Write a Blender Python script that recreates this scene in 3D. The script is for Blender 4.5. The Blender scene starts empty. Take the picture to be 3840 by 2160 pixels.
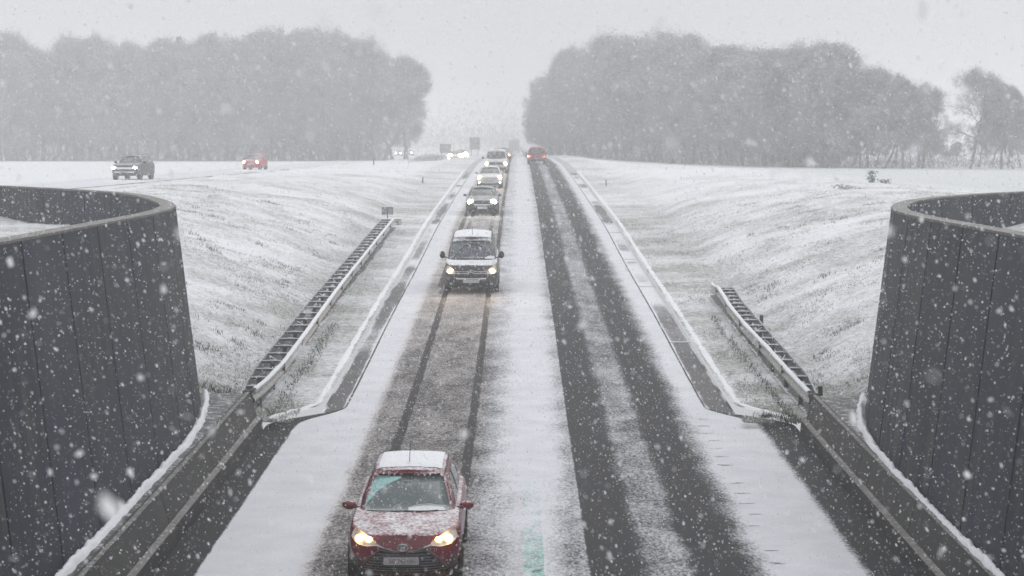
import bpy, bmesh, math, random
import numpy as np
from mathutils import Vector, Matrix
random.seed(7)
rng = np.random.default_rng(11)
C = bpy.context.scene.collection
S = bpy.context.scene

# ------------------------------------------------------------------ camera, world, sun, exposure
PITCH = math.atan(359.5 / 5009.0)
YAW = math.atan(15 / 5009.0)
cam_d = bpy.data.cameras.new("camera")
cam = bpy.data.objects.new("camera", cam_d); C.objects.link(cam)
cam.location = (0, 0, 7)
cam.rotation_euler = (math.pi / 2 - PITCH, 0, YAW)
cam_d.sensor_width = 36; cam_d.lens = 70.0
cam_d.clip_start = 0.3; cam_d.clip_end = 6000
cam_d.dof.use_dof = True; cam_d.dof.focus_distance = 52; cam_d.dof.aperture_fstop = 4.0
S.camera = cam

w = bpy.data.worlds.new("World"); S.world = w; w.use_nodes = True
nt = w.node_tree; nt.nodes.clear()
sky = nt.nodes.new("ShaderNodeTexSky"); sky.sky_type = 'NISHITA'; sky.sun_disc = False
sky.sun_elevation = math.radians(48); sky.sun_rotation = math.radians(20)
sky.dust_density = 6; sky.air_density = 1.5
hs = nt.nodes.new("ShaderNodeHueSaturation"); hs.inputs["Saturation"].default_value = 0.06
mx = nt.nodes.new("ShaderNodeMix"); mx.data_type = 'RGBA'; mx.inputs[0].default_value = 0.9
mx.inputs[7].default_value = (7.1, 7.2, 7.45, 1)          # closed snow cloud over the clear sky
bg = nt.nodes.new("ShaderNodeBackground"); bg.inputs["Strength"].default_value = 0.1
ow = nt.nodes.new("ShaderNodeOutputWorld")
L = nt.links.new
tcw = nt.nodes.new("ShaderNodeTexCoord"); sxw = nt.nodes.new("ShaderNodeSeparateXYZ"); mrw = nt.nodes.new("ShaderNodeMapRange")
mrw.inputs[1].default_value = 0.02; mrw.inputs[2].default_value = 0.8; mrw.inputs[3].default_value = 0.73; mrw.inputs[4].default_value = 1.26
vmw = nt.nodes.new("ShaderNodeVectorMath"); vmw.operation = 'SCALE'
L(tcw.outputs["Generated"], sxw.inputs[0]); L(sxw.outputs[2], mrw.inputs[0]); L(mrw.outputs[0], vmw.inputs["Scale"]); L(mx.outputs[2], vmw.inputs[0])
L(sky.outputs[0], hs.inputs["Color"]); L(hs.outputs[0], mx.inputs[6]); L(vmw.outputs[0], bg.inputs[0]); L(bg.outputs[0], ow.inputs[0])

sd = bpy.data.lights.new("sun", 'SUN'); sd.energy = 0.5; sd.angle = math.radians(45); sd.color = (1, 0.98, 0.95)
sun = bpy.data.objects.new("sun", sd); C.objects.link(sun)
sun.rotation_euler = (math.radians(42), 0, math.radians(160))
S.view_settings.view_transform = 'Standard'; S.view_settings.look = 'None'
S.view_settings.exposure = 0.33; S.view_settings.gamma = 1.0; S.view_settings.use_curve_mapping = False
S.cycles.volume_bounces = 1
S.cycles.max_bounces = 6; S.cycles.diffuse_bounces = 3

# ------------------------------------------------------------------ helpers
def props(o, label=None, cat=None, group=None, kind=None):
    if label: o['label'] = label
    if cat: o['category'] = cat
    if group: o['group'] = group
    if kind: o['kind'] = kind
    return o

def thing(name, label, cat, loc=(0, 0, 0), rz=0.0, group=None):
    o = bpy.data.objects.new(name, None); C.objects.link(o)
    o.location = loc; o.rotation_euler = (0, 0, rz); o.empty_display_size = .2
    return props(o, label, cat, group)

def mk(name, V, Fc, mat, parent=None, smooth=True, attrs=None):
    me = bpy.data.meshes.new(name)
    if isinstance(V, np.ndarray) and isinstance(Fc, np.ndarray):
        k = Fc.shape[1]; n = len(Fc)
        me.vertices.add(len(V)); me.vertices.foreach_set('co', V.astype(np.float32).ravel())
        me.loops.add(n * k); me.loops.foreach_set('vertex_index', Fc.astype(np.int32).ravel())
        me.polygons.add(n)
        me.polygons.foreach_set('loop_start', np.arange(0, n * k, k, dtype=np.int32))
        me.polygons.foreach_set('loop_total', np.full(n, k, dtype=np.int32))
        me.update(calc_edges=True)
    else:
        me.from_pydata([tuple(v) for v in V], [], Fc)
    me.validate()
    if smooth: me.polygons.foreach_set('use_smooth', [True] * len(me.polygons))
    if attrs:
        for a, vals in attrs.items():
            at = me.attributes.new(a, 'FLOAT', 'POINT'); at.data.foreach_set('value', np.asarray(vals, dtype=np.float32))
    if mat: me.materials.append(mat)
    o = bpy.data.objects.new(name, me); C.objects.link(o)
    if parent: o.parent = parent
    return o

def mk_shared(name, me, parent, loc=(0, 0, 0), rz=0):
    o = bpy.data.objects.new(name, me); C.objects.link(o)
    if parent: o.parent = parent
    o.location = loc; o.rotation_euler[2] = rz
    return o

class MB:
    def __init__(s): s.V = []; s.F = []
    def add(s, V, F):
        b = len(s.V); s.V += [tuple(v) for v in V]; s.F += [[i + b for i in f] for f in F]
    def box(s, x0, x1, y0, y1, z0, z1):
        s.add([(x0, y0, z0), (x1, y0, z0), (x1, y1, z0), (x0, y1, z0), (x0, y0, z1), (x1, y0, z1), (x1, y1, z1), (x0, y1, z1)],
              [[0, 3, 2, 1], [4, 5, 6, 7], [0, 1, 5, 4], [1, 2, 6, 5], [2, 3, 7, 6], [3, 0, 4, 7]])
    def hexa(s, bot, top):   # two quads of 4 points each
        s.add(list(bot) + list(top), [[0, 3, 2, 1], [4, 5, 6, 7], [0, 1, 5, 4], [1, 2, 6, 5], [2, 3, 7, 6], [3, 0, 4, 7]])
    def tube(s, pts, r, n=6, cap=True):
        pts = [Vector(p) for p in pts]; rr = r if isinstance(r, (list, tuple)) else [r] * len(pts)
        V = []; F = []
        for i, p in enumerate(pts):
            d = (pts[min(i + 1, len(pts) - 1)] - pts[max(i - 1, 0)]).normalized()
            a = d.orthogonal().normalized() if abs(d.z) > .9 else d.cross(Vector((0, 0, 1))).normalized()
            b = d.cross(a)
            for k in range(n):
                t = 2 * math.pi * k / n
                V.append(p + (a * math.cos(t) + b * math.sin(t)) * rr[i])
        for i in range(len(pts) - 1):
            for k in range(n):
                F.append([i * n + k, i * n + (k + 1) % n, (i + 1) * n + (k + 1) % n, (i + 1) * n + k])
        if cap: F.append(list(range(n))[::-1]); F.append([(len(pts) - 1) * n + k for k in range(n)])
        s.add(V, F)
    def lathe(s, prof, n=20, axis='x', c=(0, 0, 0)):   # prof: (radius, offset along axis)
        V = []; F = []
        for (r, h) in prof:
            for k in range(n):
                t = 2 * math.pi * k / n
                if axis == 'x': V.append((c[0] + h, c[1] + r * math.cos(t), c[2] + r * math.sin(t)))
                elif axis == 'y': V.append((c[0] + r * math.cos(t), c[1] + h, c[2] + r * math.sin(t)))
                else: V.append((c[0] + r * math.cos(t), c[1] + r * math.sin(t), c[2] + h))
        for i in range(len(prof) - 1):
            for k in range(n):
                F.append([i * n + k, i * n + (k + 1) % n, (i + 1) * n + (k + 1) % n, (i + 1) * n + k])
        s.add(V, F)
    def build(s, name, mat, parent=None, smooth=False):
        return mk(name, s.V, s.F, mat, parent, smooth)

_perm = rng.random((257, 257))
def vnoise(x, y):
    x = np.asarray(x, float); y = np.asarray(y, float)
    xi = np.floor(x).astype(int); yi = np.floor(y).astype(int)
    fx = x - xi; fy = y - yi; fx = fx * fx * (3 - 2 * fx); fy = fy * fy * (3 - 2 * fy)
    a = _perm[xi % 256, yi % 256]; b = _perm[(xi + 1) % 256, yi % 256]
    c = _perm[xi % 256, (yi + 1) % 256]; d = _perm[(xi + 1) % 256, (yi + 1) % 256]
    return (a * (1 - fx) + b * fx) * (1 - fy) + (c * (1 - fx) + d * fx) * fy - .5
def fbm(x, y, o=4):
    r = 0; a = 1
    for k in range(o): r = r + a * vnoise(x * 2 ** k + 17 * k, y * 2 ** k + 31 * k); a *= .5
    return r
def smoothstep(a, b, x):
    t = np.clip((np.asarray(x, float) - a) / (b - a), 0, 1); return t * t * (3 - 2 * t)

# ------------------------------------------------------------------ materials
class NT:
    def __init__(s, name):
        s.m = bpy.data.materials.new(name); s.m.use_nodes = True
        s.t = s.m.node_tree; s.b = s.t.nodes["Principled BSDF"]; s.out = s.t.nodes["Material Output"]
    def n(s, typ, **kw):
        nd = s.t.nodes.new(typ)
        for k, v in kw.items(): setattr(nd, k, v)
        return nd
    def l(s, a, b): s.t.links.new(a, b)
    def noise(s, scale, detail=3, rough=.55, stretch=None, obj=False):
        tc = s.n("ShaderNodeTexCoord") if obj else s.n("ShaderNodeNewGeometry")
        src = tc.outputs["Object"] if obj else tc.outputs["Position"]
        mp = s.n("ShaderNodeMapping"); s.l(src, mp.inputs[0])
        if stretch: mp.inputs["Scale"].default_value = stretch
        nz = s.n("ShaderNodeTexNoise"); nz.inputs["Scale"].default_value = scale
        nz.inputs["Detail"].default_value = detail; nz.inputs["Roughness"].default_value = rough
        s.l(mp.outputs[0], nz.inputs["Vector"]); return nz.outputs["Fac"]
    def math(s, op, a, b=None, clamp=False):
        nd = s.n("ShaderNodeMath", operation=op); nd.use_clamp = clamp
        for i, v in enumerate((a, b)):
            if v is None: continue
            if hasattr(v, 'is_linked') or hasattr(v, 'links'): s.l(v, nd.inputs[i])
            else: nd.inputs[i].default_value = v
        return nd.outputs[0]
    def ramp(s, f, lo, hi):
        nd = s.n("ShaderNodeMapRange"); nd.inputs[1].default_value = lo; nd.inputs[2].default_value = hi
        nd.clamp = True; s.l(f, nd.inputs[0]); return nd.outputs[0]
    def mix(s, f, a, b):
        nd = s.n("ShaderNodeMix", data_type='RGBA')
        if hasattr(f, 'links'): s.l(f, nd.inputs[0])
        else: nd.inputs[0].default_value = f
        for i, v in ((6, a), (7, b)):
            if hasattr(v, 'links'): s.l(v, nd.inputs[i])
            else: nd.inputs[i].default_value = (*v, 1)
        return nd.outputs[2]
    def mixf(s, f, a, b):
        nd = s.n("ShaderNodeMix", data_type='FLOAT'); s.l(f, nd.inputs[0])
        for i, v in ((2, a), (3, b)):
            if hasattr(v, 'links'): s.l(v, nd.inputs[i])
            else: nd.inputs[i].default_value = v
        return nd.outputs[0]
    def col(s, c):
        if hasattr(c, 'links'): s.l(c, s.b.inputs["Base Color"])
        else: s.b.inputs["Base Color"].default_value = (*c, 1)
    def rough(s, r):
        if hasattr(r, 'links'): s.l(r, s.b.inputs["Roughness"])
        else: s.b.inputs["Roughness"].default_value = r
    def bump(s, h, strength=.4, dist=.02):
        bp = s.n("ShaderNodeBump"); bp.inputs["Strength"].default_value = strength; bp.inputs["Distance"].default_value = dist
        s.l(h, bp.inputs["Height"]); s.l(bp.outputs[0], s.b.inputs["Normal"])
    def attr(s, name):
        a = s.n("ShaderNodeAttribute"); a.attribute_name = name; return a.outputs["Fac"]

SNOW = (.80, .81, .84)
def simple(name, c, r=.5, metal=0, var=0.25, nscale=8, spec=None):
    m = NT(name)
    nz = m.noise(nscale, 4, obj=True)
    f = m.ramp(nz, .3, .7)
    m.col(m.mix(f, tuple(x * (1 - var) for x in c), tuple(min(1, x * (1 + var)) for x in c)))
    m.rough(r); m.b.inputs["Metallic"].default_value = metal
    if spec is not None: m.b.inputs["Specular IOR Level"].default_value = spec
    return m.m

def cover_mask(m, cov, scale=14, scale2=2.0, k=5.0, stretch=(.6, 1.0, 1.0), obj=False):
    a = m.noise(scale, 5, .75, stretch, obj); b = m.noise(scale2, 3, .6, stretch, obj)
    n = m.math('ADD', m.math('MULTIPLY', m.ramp(a, .22, .78), .72), m.math('MULTIPLY', m.ramp(b, .25, .75), .28))
    return m.math('ADD', m.math('MULTIPLY', m.math('SUBTRACT', cov, n), k), .5, True)

def snowy(name, c, cov, r=.5, metal=0, scale=30, k=5, zmask=True):
    """a wet surface with snow lying on whatever faces up"""
    m = NT(name)
    nz = m.noise(6, 4, obj=True)
    base = m.mix(m.ramp(nz, .3, .7), tuple(x * .75 for x in c), tuple(x * 1.25 for x in c))
    if zmask:
        g = m.n("ShaderNodeNewGeometry"); sp = m.n("ShaderNodeSeparateXYZ"); m.l(g.outputs["Normal"], sp.inputs[0])
        up = m.ramp(sp.outputs[2], .35, .95); cv = m.math('MULTIPLY', up, cov)
    else:
        cv = m.n("ShaderNodeValue"); cv.outputs[0].default_value = cov; cv = cv.outputs[0]
    f = cover_mask(m, cv, scale, 5, k)
    m.col(m.mix(f, base, SNOW)); m.rough(m.mixf(f, r, .8)); m.b.inputs["Metallic"].default_value = metal
    return m.m

# snow / slush road
def road_material():
    m = NT("slushy asphalt")
    cov = m.attr('cover'); green = m.attr('green'); mark = m.attr('mark')
    f = cover_mask(m, cov, 17, 1.2, 2.4, (1.1, .55, 1))
    fine = m.noise(60, 3, .7)
    asph = m.mix(m.ramp(fine, .35, .7), (.018, .018, .020), (.044, .044, .047))
    asph = m.mix(m.math('MULTIPLY', green, m.ramp(m.noise(7, 4, .7, (1, .6, 1)), .38, .52)), asph, (.12, .42, .35)); asph = m.mix(mark, asph, (.6, .6, .6))
    sn = m.noise(1.3, 3); snow = m.mix(m.ramp(sn, .3, .7), (.60, .605, .64), (.70, .705, .74))
    snow = m.mix(m.attr('dirt'), snow, (.60, .56, .54))
    m.col(m.mix(f, asph, snow)); m.rough(m.mixf(f, .6, .85)); m.b.inputs['Specular IOR Level'].default_value = .05
    m.bump(m.math('ADD', m.math('MULTIPLY', f, .8), m.math('MULTIPLY', fine, .4)), .22, .015)
    return m.m
M_road = road_material()

def ground_material():
    m = NT("snowy grass")
    cov = m.attr('cover')
    f = cover_mask(m, cov, 6.5, .5, 2.3, (.95, 1.2, 1.4))
    g1 = m.noise(11, 4, .7, (1.5, .9, 1))
    grass = m.mix(m.ramp(g1, .3, .7), (.07, .075, .05), (.27, .27, .20))
    s1 = m.noise(1.6, 5, .65, (.6, 1.5, 1)); snow = m.mix(m.ramp(s1, .3, .7), (.68, .69, .71), (.84, .85, .88))
    snow = m.mix(m.attr('field'), snow, (.52, .55, .54))
    m.col(m.mix(f, grass, snow)); m.rough(.85)
    m.bump(m.math('ADD', f, m.math('MULTIPLY', g1, .8)), .6, .06)
    return m.m
M_ground = ground_material()

def field_material():
    m = NT("snow field")
    s1 = m.noise(.25, 5, .6, (.15, 1, 1)); m.col(m.mix(m.ramp(s1, .3, .7), (.66, .67, .67), (.78, .79, .81))); m.rough(.85); return m.m

def snow_mat():
    m = NT("fresh snow"); n = m.noise(14, 5, .7)
    m.col(m.mix(m.ramp(n, .25, .75), (.70, .71, .745), (.86, .87, .90))); m.rough(.8)
    m.bump(n, .6, .03); return m.m
M_snow = snow_mat()

def flake_mat():
    m = NT("snowflake"); m.col((.97, .98, 1)); m.rough(.9); m.b.inputs['Specular IOR Level'].default_value = .1
    m.b.inputs["Emission Strength"].default_value = 0
    tr = m.n("ShaderNodeBsdfTranslucent"); tr.inputs[0].default_value = (.97, .98, 1, 1)
    ad = m.n("ShaderNodeMixShader"); ad.inputs[0].default_value = .5
    m.l(m.b.outputs[0], ad.inputs[1]); m.l(tr.outputs[0], ad.inputs[2]); m.l(ad.outputs[0], m.out.inputs[0])
    return m.m
M_flake = flake_mat()

def concrete(name, dark, light, stain=True):
    m = NT(name)
    big = m.noise(.35, 4, .6, (1, 1, .6)); st = m.noise(3.4, 6, .72, (1, 1, .06)); fine = m.noise(30, 3, .7)
    base = m.mix(m.ramp(big, .35, .65), dark, light)
    base = m.mix(m.math('MULTIPLY', m.math('MULTIPLY', m.ramp(st, .44, .58), m.ramp(big, .40, .56)), .75 if 'wet' in name else .3), base, (.105, .098, .082))
    base = m.mix(m.math('MULTIPLY', m.ramp(st, .48, .30), .5), base, tuple(x * .55 for x in dark))
    base = m.mix(m.math('MULTIPLY', m.ramp(fine, .55, .8), .25), base, (.2, .2, .2))
    oi = m.n('ShaderNodeObjectInfo'); base = m.mix(m.math('MULTIPLY', oi.outputs['Random'], .5), base, (light[0] * 1.5, light[1] * 1.46, light[2] * 1.4))
    m.col(base); m.rough(m.mixf(m.ramp(big, .3, .7), .45, .65)); m.b.inputs['Specular IOR Level'].default_value = .07; m.bump(fine, .15, .004)
    return m.m
M_wall = concrete("dark wet concrete", (.014, .021, .037), (.031, .040, .056))
M_core = simple("joint shadow concrete", (.012, .012, .013), .9)
M_barr = concrete("grey barrier concrete", (.024, .026, .028), (.052, .053, .052))
M_coping = snowy("snow dusted coping", (.13, .125, .115), .30, .7, 0, 26, 3)
M_ledge = snowy("snow dusted ledge", (.035, .036, .038), .34, .6, 0, 8, 3)
M_gut = NT("wet gutter slabs")
_f = cover_mask(M_gut, M_gut.attr('cover'), 14, .5, 2.4, (1, 1, 1))
_g = M_gut.noise(1.1, 4, .6)
M_gut.col(M_gut.mix(_f, M_gut.mix(M_gut.ramp(_g, .35, .65), (.016, .013, .013), (.045, .038, .038)), (.70, .70, .73))); M_gut.rough(M_gut.mixf(_f, .3, .8)); M_gut.b.inputs['Specular IOR Level'].default_value = .06; M_gut = M_gut.m
M_steel = snowy("galvanised steel", (.30, .30, .29), .3, .45, .5, 40, 4)
M_darksteel = snowy("wet dark steel", (.10, .10, .105), .5, .45, .3, 40, 4)
M_strip = NT("bare ground strip")
_f = cover_mask(M_strip, M_strip.attr('cover'), 12, 2, 4, (1, 1, 1)); _g = M_strip.noise(20, 4, .7)
M_strip.col(M_strip.mix(_f, M_strip.mix(M_strip.ramp(_g, .3, .7), (.03, .03, .028), (.10, .10, .085)), (.7, .7, .72))); M_strip.rough(.8); M_strip = M_strip.m

# ------------------------------------------------------------------ road profile and terrain
HD = [-200, 0, 15, 29, 48.9, 61.5, 78.6, 99, 131.5, 168, 195, 240, 300, 700, 3000]
HH = [7.0, 6.95, 6.8, 6.54, 6.02, 5.43, 4.88, 4.02, 3.18, 2.35, 1.85, 1.65, 1.7, 2.2, 2.4]
def rz(y):
    y = np.asarray(y, float)
    s = sum(np.interp(y + k, HD, HH) for k in (-6, -3, 0, 3, 6)) / 5
    return 7 - s
def rzf(y): return float(rz(y))
F0 = 4.55
def crest(y, side):
    y = np.asarray(y, float)
    if side < 0: return np.interp(y, [43, 60, 75, 100, 135, 190, 260], [5.75, 5.62, 5.5, 5.3, 4.95, 4.62, F0])
    return np.interp(y, [43, 55, 75, 100, 135, 190, 260], [5.7, 5.6, 5.5, 5.25, 4.95, 4.75, F0])
def ground(x, y):
    """terrain height away from the carriageway"""
    x = np.asarray(x, float); y = np.asarray(y, float)
    out = np.zeros(np.broadcast(x, y).shape)
    for side in (-1, 1):
        toe = 7.1 if side < 0 else 7.7
        u = x * side
        base = rz(y) + .10
        hc = crest(y, side)
        # past the crest the land sinks to the level of the fields
        hc = F0 + (hc - F0) * (1 - smoothstep(14, 25, u))
        d = hc - base
        run = np.maximum(u - toe, 0)
        g = np.where(y < 60, .40, np.interp(y, [60, 120, 200], [.40, .30, .16]))
        up = d * (1 - np.exp(-np.maximum(g * run, 0) / np.maximum(np.abs(d), .05) * 1.25))
        z = base + np.where(u > toe, up, 0) + .05 * smoothstep(4.8, toe, u)
        out = np.where(u > 0, z, out)
    rel = smoothstep(7, 11, np.abs(x)) * (1 - smoothstep(17, 22, np.abs(x)))
    out = out + fbm(x * .22, y * .22, 4) * .34 * rel + fbm(x * 1.3, y * 1.3, 3) * .10 * smoothstep(5.5, 8, np.abs(x)) * (1 - smoothstep(23, 30, np.abs(x)))
    return out

# --- wall paths (outer face at the top), left and right
TOP = 5.70
PL = [(-6.74, y) for y in (-8, -5.5, -3, -.5, 2, 4.5, 7, 9.5, 12, 14.5, 17, 19.5, 22, 24.5, 26.95, 29.4, 31.85, 34.3, 36.75)] + \
     [(-6.87, 39.15), (-7.13, 41.5), (-7.62, 43.9), (-8.33, 46.7), (-9.2, 49.8), (-10.35, 53.0), (-11.9, 56.0), (-13.8, 59.1), (-15.8, 62.0), (-18, 64.8), (-20.4, 67.4), (-23.2, 69.7), (-27, 72)]
PR = [(7.06, y) for y in (-8, -5.5, -3, -.5, 2, 4.5, 7, 9.5, 12, 14.5, 17, 19.4, 21.85, 24.3, 26.75, 29.2, 31.6, 34.0)] + \
     [(7.12, 36.3), (7.3, 38.6), (7.62, 40.7), (8.12, 43.0), (8.9, 45.8), (10.0, 48.5), (11.35, 51.1), (12.95, 53.6), (14.7, 55.8), (16.7, 57.9), (18.9, 59.8), (21.4, 61.5), (25, 63.3)]
def back_x(y, side):
    P = PL if side < 0 else PR
    k = 20
    ys = [p[1] for p in P[k:]]; xs = [p[0] for p in P[k:]]
    return np.interp(y, ys, xs)

def grid_mesh(name, X, Y, Z, mat, attrs=None, kind='structure', label=None, parent=None):
    r, c = X.shape
    V = np.stack([X.ravel(), Y.ravel(), Z.ravel()], 1)
    i = np.arange(r * c).reshape(r, c)
    Fq = np.stack([i[:-1, :-1].ravel(), i[:-1, 1:].ravel(), i[1:, 1:].ravel(), i[1:, :-1].ravel()], 1)
    a = {k: v.ravel() for k, v in attrs.items()} if attrs else None
    # faces up whatever the direction of the columns
    if X[0, -1] < X[0, 0]: Fq = Fq[:, ::-1]
    o = mk(name, V, Fq, mat, parent, True, a)
    if kind: o['kind'] = kind
    return o

# --- road
ys = np.concatenate([np.arange(-30, 20, 1.0), np.arange(20, 60, .25), np.arange(60, 130, .6), np.arange(130, 260, 2), np.arange(260, 700, 10), np.arange(700, 2600, 100)])
def prof(y):
    """columns: (x, snow cover, green paint, white paint)"""
    near = 1 - float(smoothstep(66, 78, y)); vnear = 1 - float(smoothstep(27.5, 41, y))
    t = float(smoothstep(43.6, 46.2, y))
    eL = -5.56 * (1 - t) - 4.02 * t; eR = 6.12 * (1 - t) + 4.36 * t
    bL = -4.90 * (1 - t) - 3.98 * t + float(fbm(y * 1.7, 3.3, 3)) * .07 * (1 - t)
    bR = 5.22 * (1 - t) + 4.33 * t + float(fbm(y * 1.7, 9.3, 3)) * .07 * (1 - t)
    oc = .0
    slush = .38 + .14 * float(smoothstep(38, 80, y)) + .07 * float(fbm(y * .13, 1, 3)); sl2 = slush - .10 * vnear
    wob = .10 * float(fbm(y * .06, 7.7, 3)); w2 = .07 * float(fbm(y * .04, 17.7, 2))
    cols = [(eL, oc), (min(bL - .03, eL + .6 * (1 - t) + .001), oc), (bL + .02, .97), (-3.75, 1.0), (-3.42 + wob, .94), (-3.12 + wob, slush + .05)]
    # tyre tracks: two narrow ones near the camera, four behind the van
    def tr(xc, hw, c): return [(xc - hw - .04 + w2, slush), (xc - hw + w2, c), (xc + hw + w2, c), (xc + hw + .04 + w2, slush)]
    cn = .10 + .10 * float(fbm(y * .4, 2.7, 3))
    a = tr(-2.80 if near < .5 else -2.70, .08 if near < .5 else .02, .12 * (1 - near) + slush * near)
    b = tr(-2.53 if near > .5 else -2.44, .07, cn * near + .2 * (1 - near))
    c = tr(-1.32, .07, (.22 + .1 * (y > 120)) * (1 - near) + sl2 * near)
    d = tr(-1.02 if near > .5 else -.87, .065, cn * near + .1 * (1 - near))
    cols += a + b + c + d
    mid = .86 - .32 * vnear
    cols += [(-.66, slush + .06), (-.3, .64 - .12 * vnear), (-.02, .76 - .24 * vnear), (.085, mid - .10 * vnear), (.10, mid - .10 * vnear), (.40, mid - .10 * vnear), (.415, .90 - .28 * vnear), (.75, .74 - .28 * vnear), (.98, .56 - .14 * vnear),
             (1.09 + wob * .5, .55 - .1 * vnear), (1.14 + wob * .5, .0), (1.72 + wob, .02), (2.06 + wob, .43), (2.60 + wob, .45), (2.92 + wob, .03), (3.28 + wob, .05), (3.70 + wob, .45), (4.10, .93),
             (bR - .03, .99), (max(bR + .02, eR - .6 * (1 - t) - .001), oc), (eR, oc)]
    return cols
cols = [prof(float(y)) for y in ys]
nC = len(cols[0])
RX = np.array([[c[0] for c in r] for r in cols]); RC = np.array([[c[1] for c in r] for r in cols])
RX = np.maximum.accumulate(RX, axis=1)
RY = np.repeat(ys[:, None], nC, 1); RZ = np.repeat(rz(ys)[:, None], nC, 1) - .004 * np.abs(RX)
GR = ((RX > .09) & (RX < .41)) * 1.0
MK = (((RX > -.03) & (RX < .09)) | ((RX > .41) & (RX < .6))) * 0.5
grid_mesh("road", RX, RY, RZ, M_road, {'cover': RC, 'green': GR, 'mark': MK, 'dirt': ((RX > -3.2) & (RX < -.7)) * .9})

# rumble marks pressed into the shoulder snow
V = []; Fq = []
for k, y in enumerate(np.arange(20.5, 45, .92)):
    if rng.random() < .18: continue
    for q in range(3):
        if rng.random() < .25: continue
        x = 4.02 + rng.normal(0, .02) + q * .075; l = .05 + .05 * rng.random(); yy = y + rng.normal(0, .02); z = rzf(yy) - .004 * x + .006; b = len(V)
        V += [(x - l, yy, z), (x + l, yy + .01, z), (x + l, yy + .03, z), (x - l, yy + .035, z)]; Fq.append([b, b + 1, b + 2, b + 3])
o = mk("rumble_marks", V, Fq, simple("bare asphalt mark", (.12, .12, .125), .6)); o['kind'] = 'structure'

# --- gutters: slabs with snowy joints, and the snow lying on the kerbs
def strip_along(name, y0, y1, dy, xs_fn, mat, cov_fn=None, parent=None, kind='structure'):
    yy = np.arange(y0, y1 + 1e-6, dy); rows = [xs_fn(float(y)) for y in yy]
    X = np.array([[p[0] for p in r] for r in rows]); Zo = np.array([[p[1] for p in r] for r in rows])
    Y = np.repeat(yy[:, None], X.shape[1], 1); Z = Zo + np.repeat(rz(yy)[:, None], X.shape[1], 1)
    at = {'cover': cov_fn(X, Y)} if cov_fn else None
    return grid_mesh(name, X, Y, Z, mat, at, kind, parent=parent)

def gut_cov(side, e0, e1):
    def f(X, Y):
        patch = fbm(Y * .16, Y * 0 + 5.5 * side, 3) + .12
        return np.clip(.0 + .42 * smoothstep(50, 78, Y) + patch * 1.3 * smoothstep(50, 66, Y) + .12 * vnoise(X * 3, Y * 1.5) + (.75 + .8 * fbm(Y * .9, X * 2, 3)) * (smoothstep(e1 - .13, e1 - .01, np.abs(X)) + smoothstep(e0 + .11, e0, np.abs(X)) * .9), .0, .95)
    return f
for side in (-1, 1):
    e0, e1 = (4.03, 4.52) if side < 0 else (4.37, 4.98)
    ends = [45.0, 57, 71.9, 82.5, 95.5, 107, 120, 132, 144, 156, 170]
    bed = strip_along("gutter", 44.9, 170.2, 1.0, lambda y: [(side * e0, -.045), (side * e1, -.045)], M_core)
    for k in range(len(ends) - 1):
        strip_along("slab", ends[k] + .03, ends[k + 1] - .03, (ends[k + 1] - ends[k] - .06) / 26,
                    lambda y: [(side * (e0 + (e1 - e0) * q + .005 - .015 * q), -.03 + .02 * abs(q - .4)) for q in (0, .07, .14, .3, .5, .7, .84, .92, 1)], M_gut, gut_cov(side, e0, e1), parent=bed, kind=None)
        mb = MB(); y = ends[k + 1]; z = rzf(y)
        xa, xb = sorted((side * e0, side * (e1 - .01)))
        if rng.random() < .6: mb.box(xa, xb, y - .05, y + .05, z - .04, z + .012); mb.build("joint_snow", M_snow, bed)

def ridge(name, path, w, hgt, mat=None, step=.18, label=None):
    """a rough bank of snow along a path of (x, y, z)"""
    P = [Vector(p) for p in path]; V = []; Fq = []
    pts = []
    for a, b in zip(P[:-1], P[1:]):
        n = max(1, int((b - a).length / step))
        for k in range(n): pts.append(a.lerp(b, k / n))
    pts.append(P[-1]); m = 7
    for i, p in enumerate(pts):
        d = (pts[min(i + 1, len(pts) - 1)] - pts[max(i - 1, 0)]); s = Vector((d.y, -d.x, 0)).normalized()
        ww = w * (1 + .55 * float(fbm(i * .35, 3.1, 3))); hh = hgt * (1 + .9 * float(fbm(i * .5, 8.1, 3)))
        for k in range(m):
            t = k / (m - 1) * 2 - 1
            jit = float(vnoise(i * .9, k * 1.7)) * .03
            V.append(p + s * (ww * .5 * t) + Vector((0, 0, max(hh, .01) * (1 - t * t) + jit * (1 - t * t) - .012)))
    for i in range(len(pts) - 1):
        for k in range(m - 1): a = i * m + k; Fq.append([a, a + m, a + m + 1, a + 1])
    o = mk(name, V, Fq, mat or M_snow, None, True); o['kind'] = 'stuff'
    if label: o['label'] = label
    return o
yy = list(np.arange(47, 170, 3.0))
def kerb_path(side):
    P = []
    for y in list(np.arange(43.55, 46.4, .2)) + list(np.arange(47, 170, 3.0)):
        t = float(smoothstep(43.6, 46.2, y)); x = (5.50 if side < 0 else 6.0) * (1 - t) + (4.66 if side < 0 else 5.12) * t
        P.append((side * x, y, rzf(y) + .085))
    return P
ridge("kerb_snow", kerb_path(-1), .23, .06); ridge("kerb_snow", kerb_path(1), .23, .06)
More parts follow.
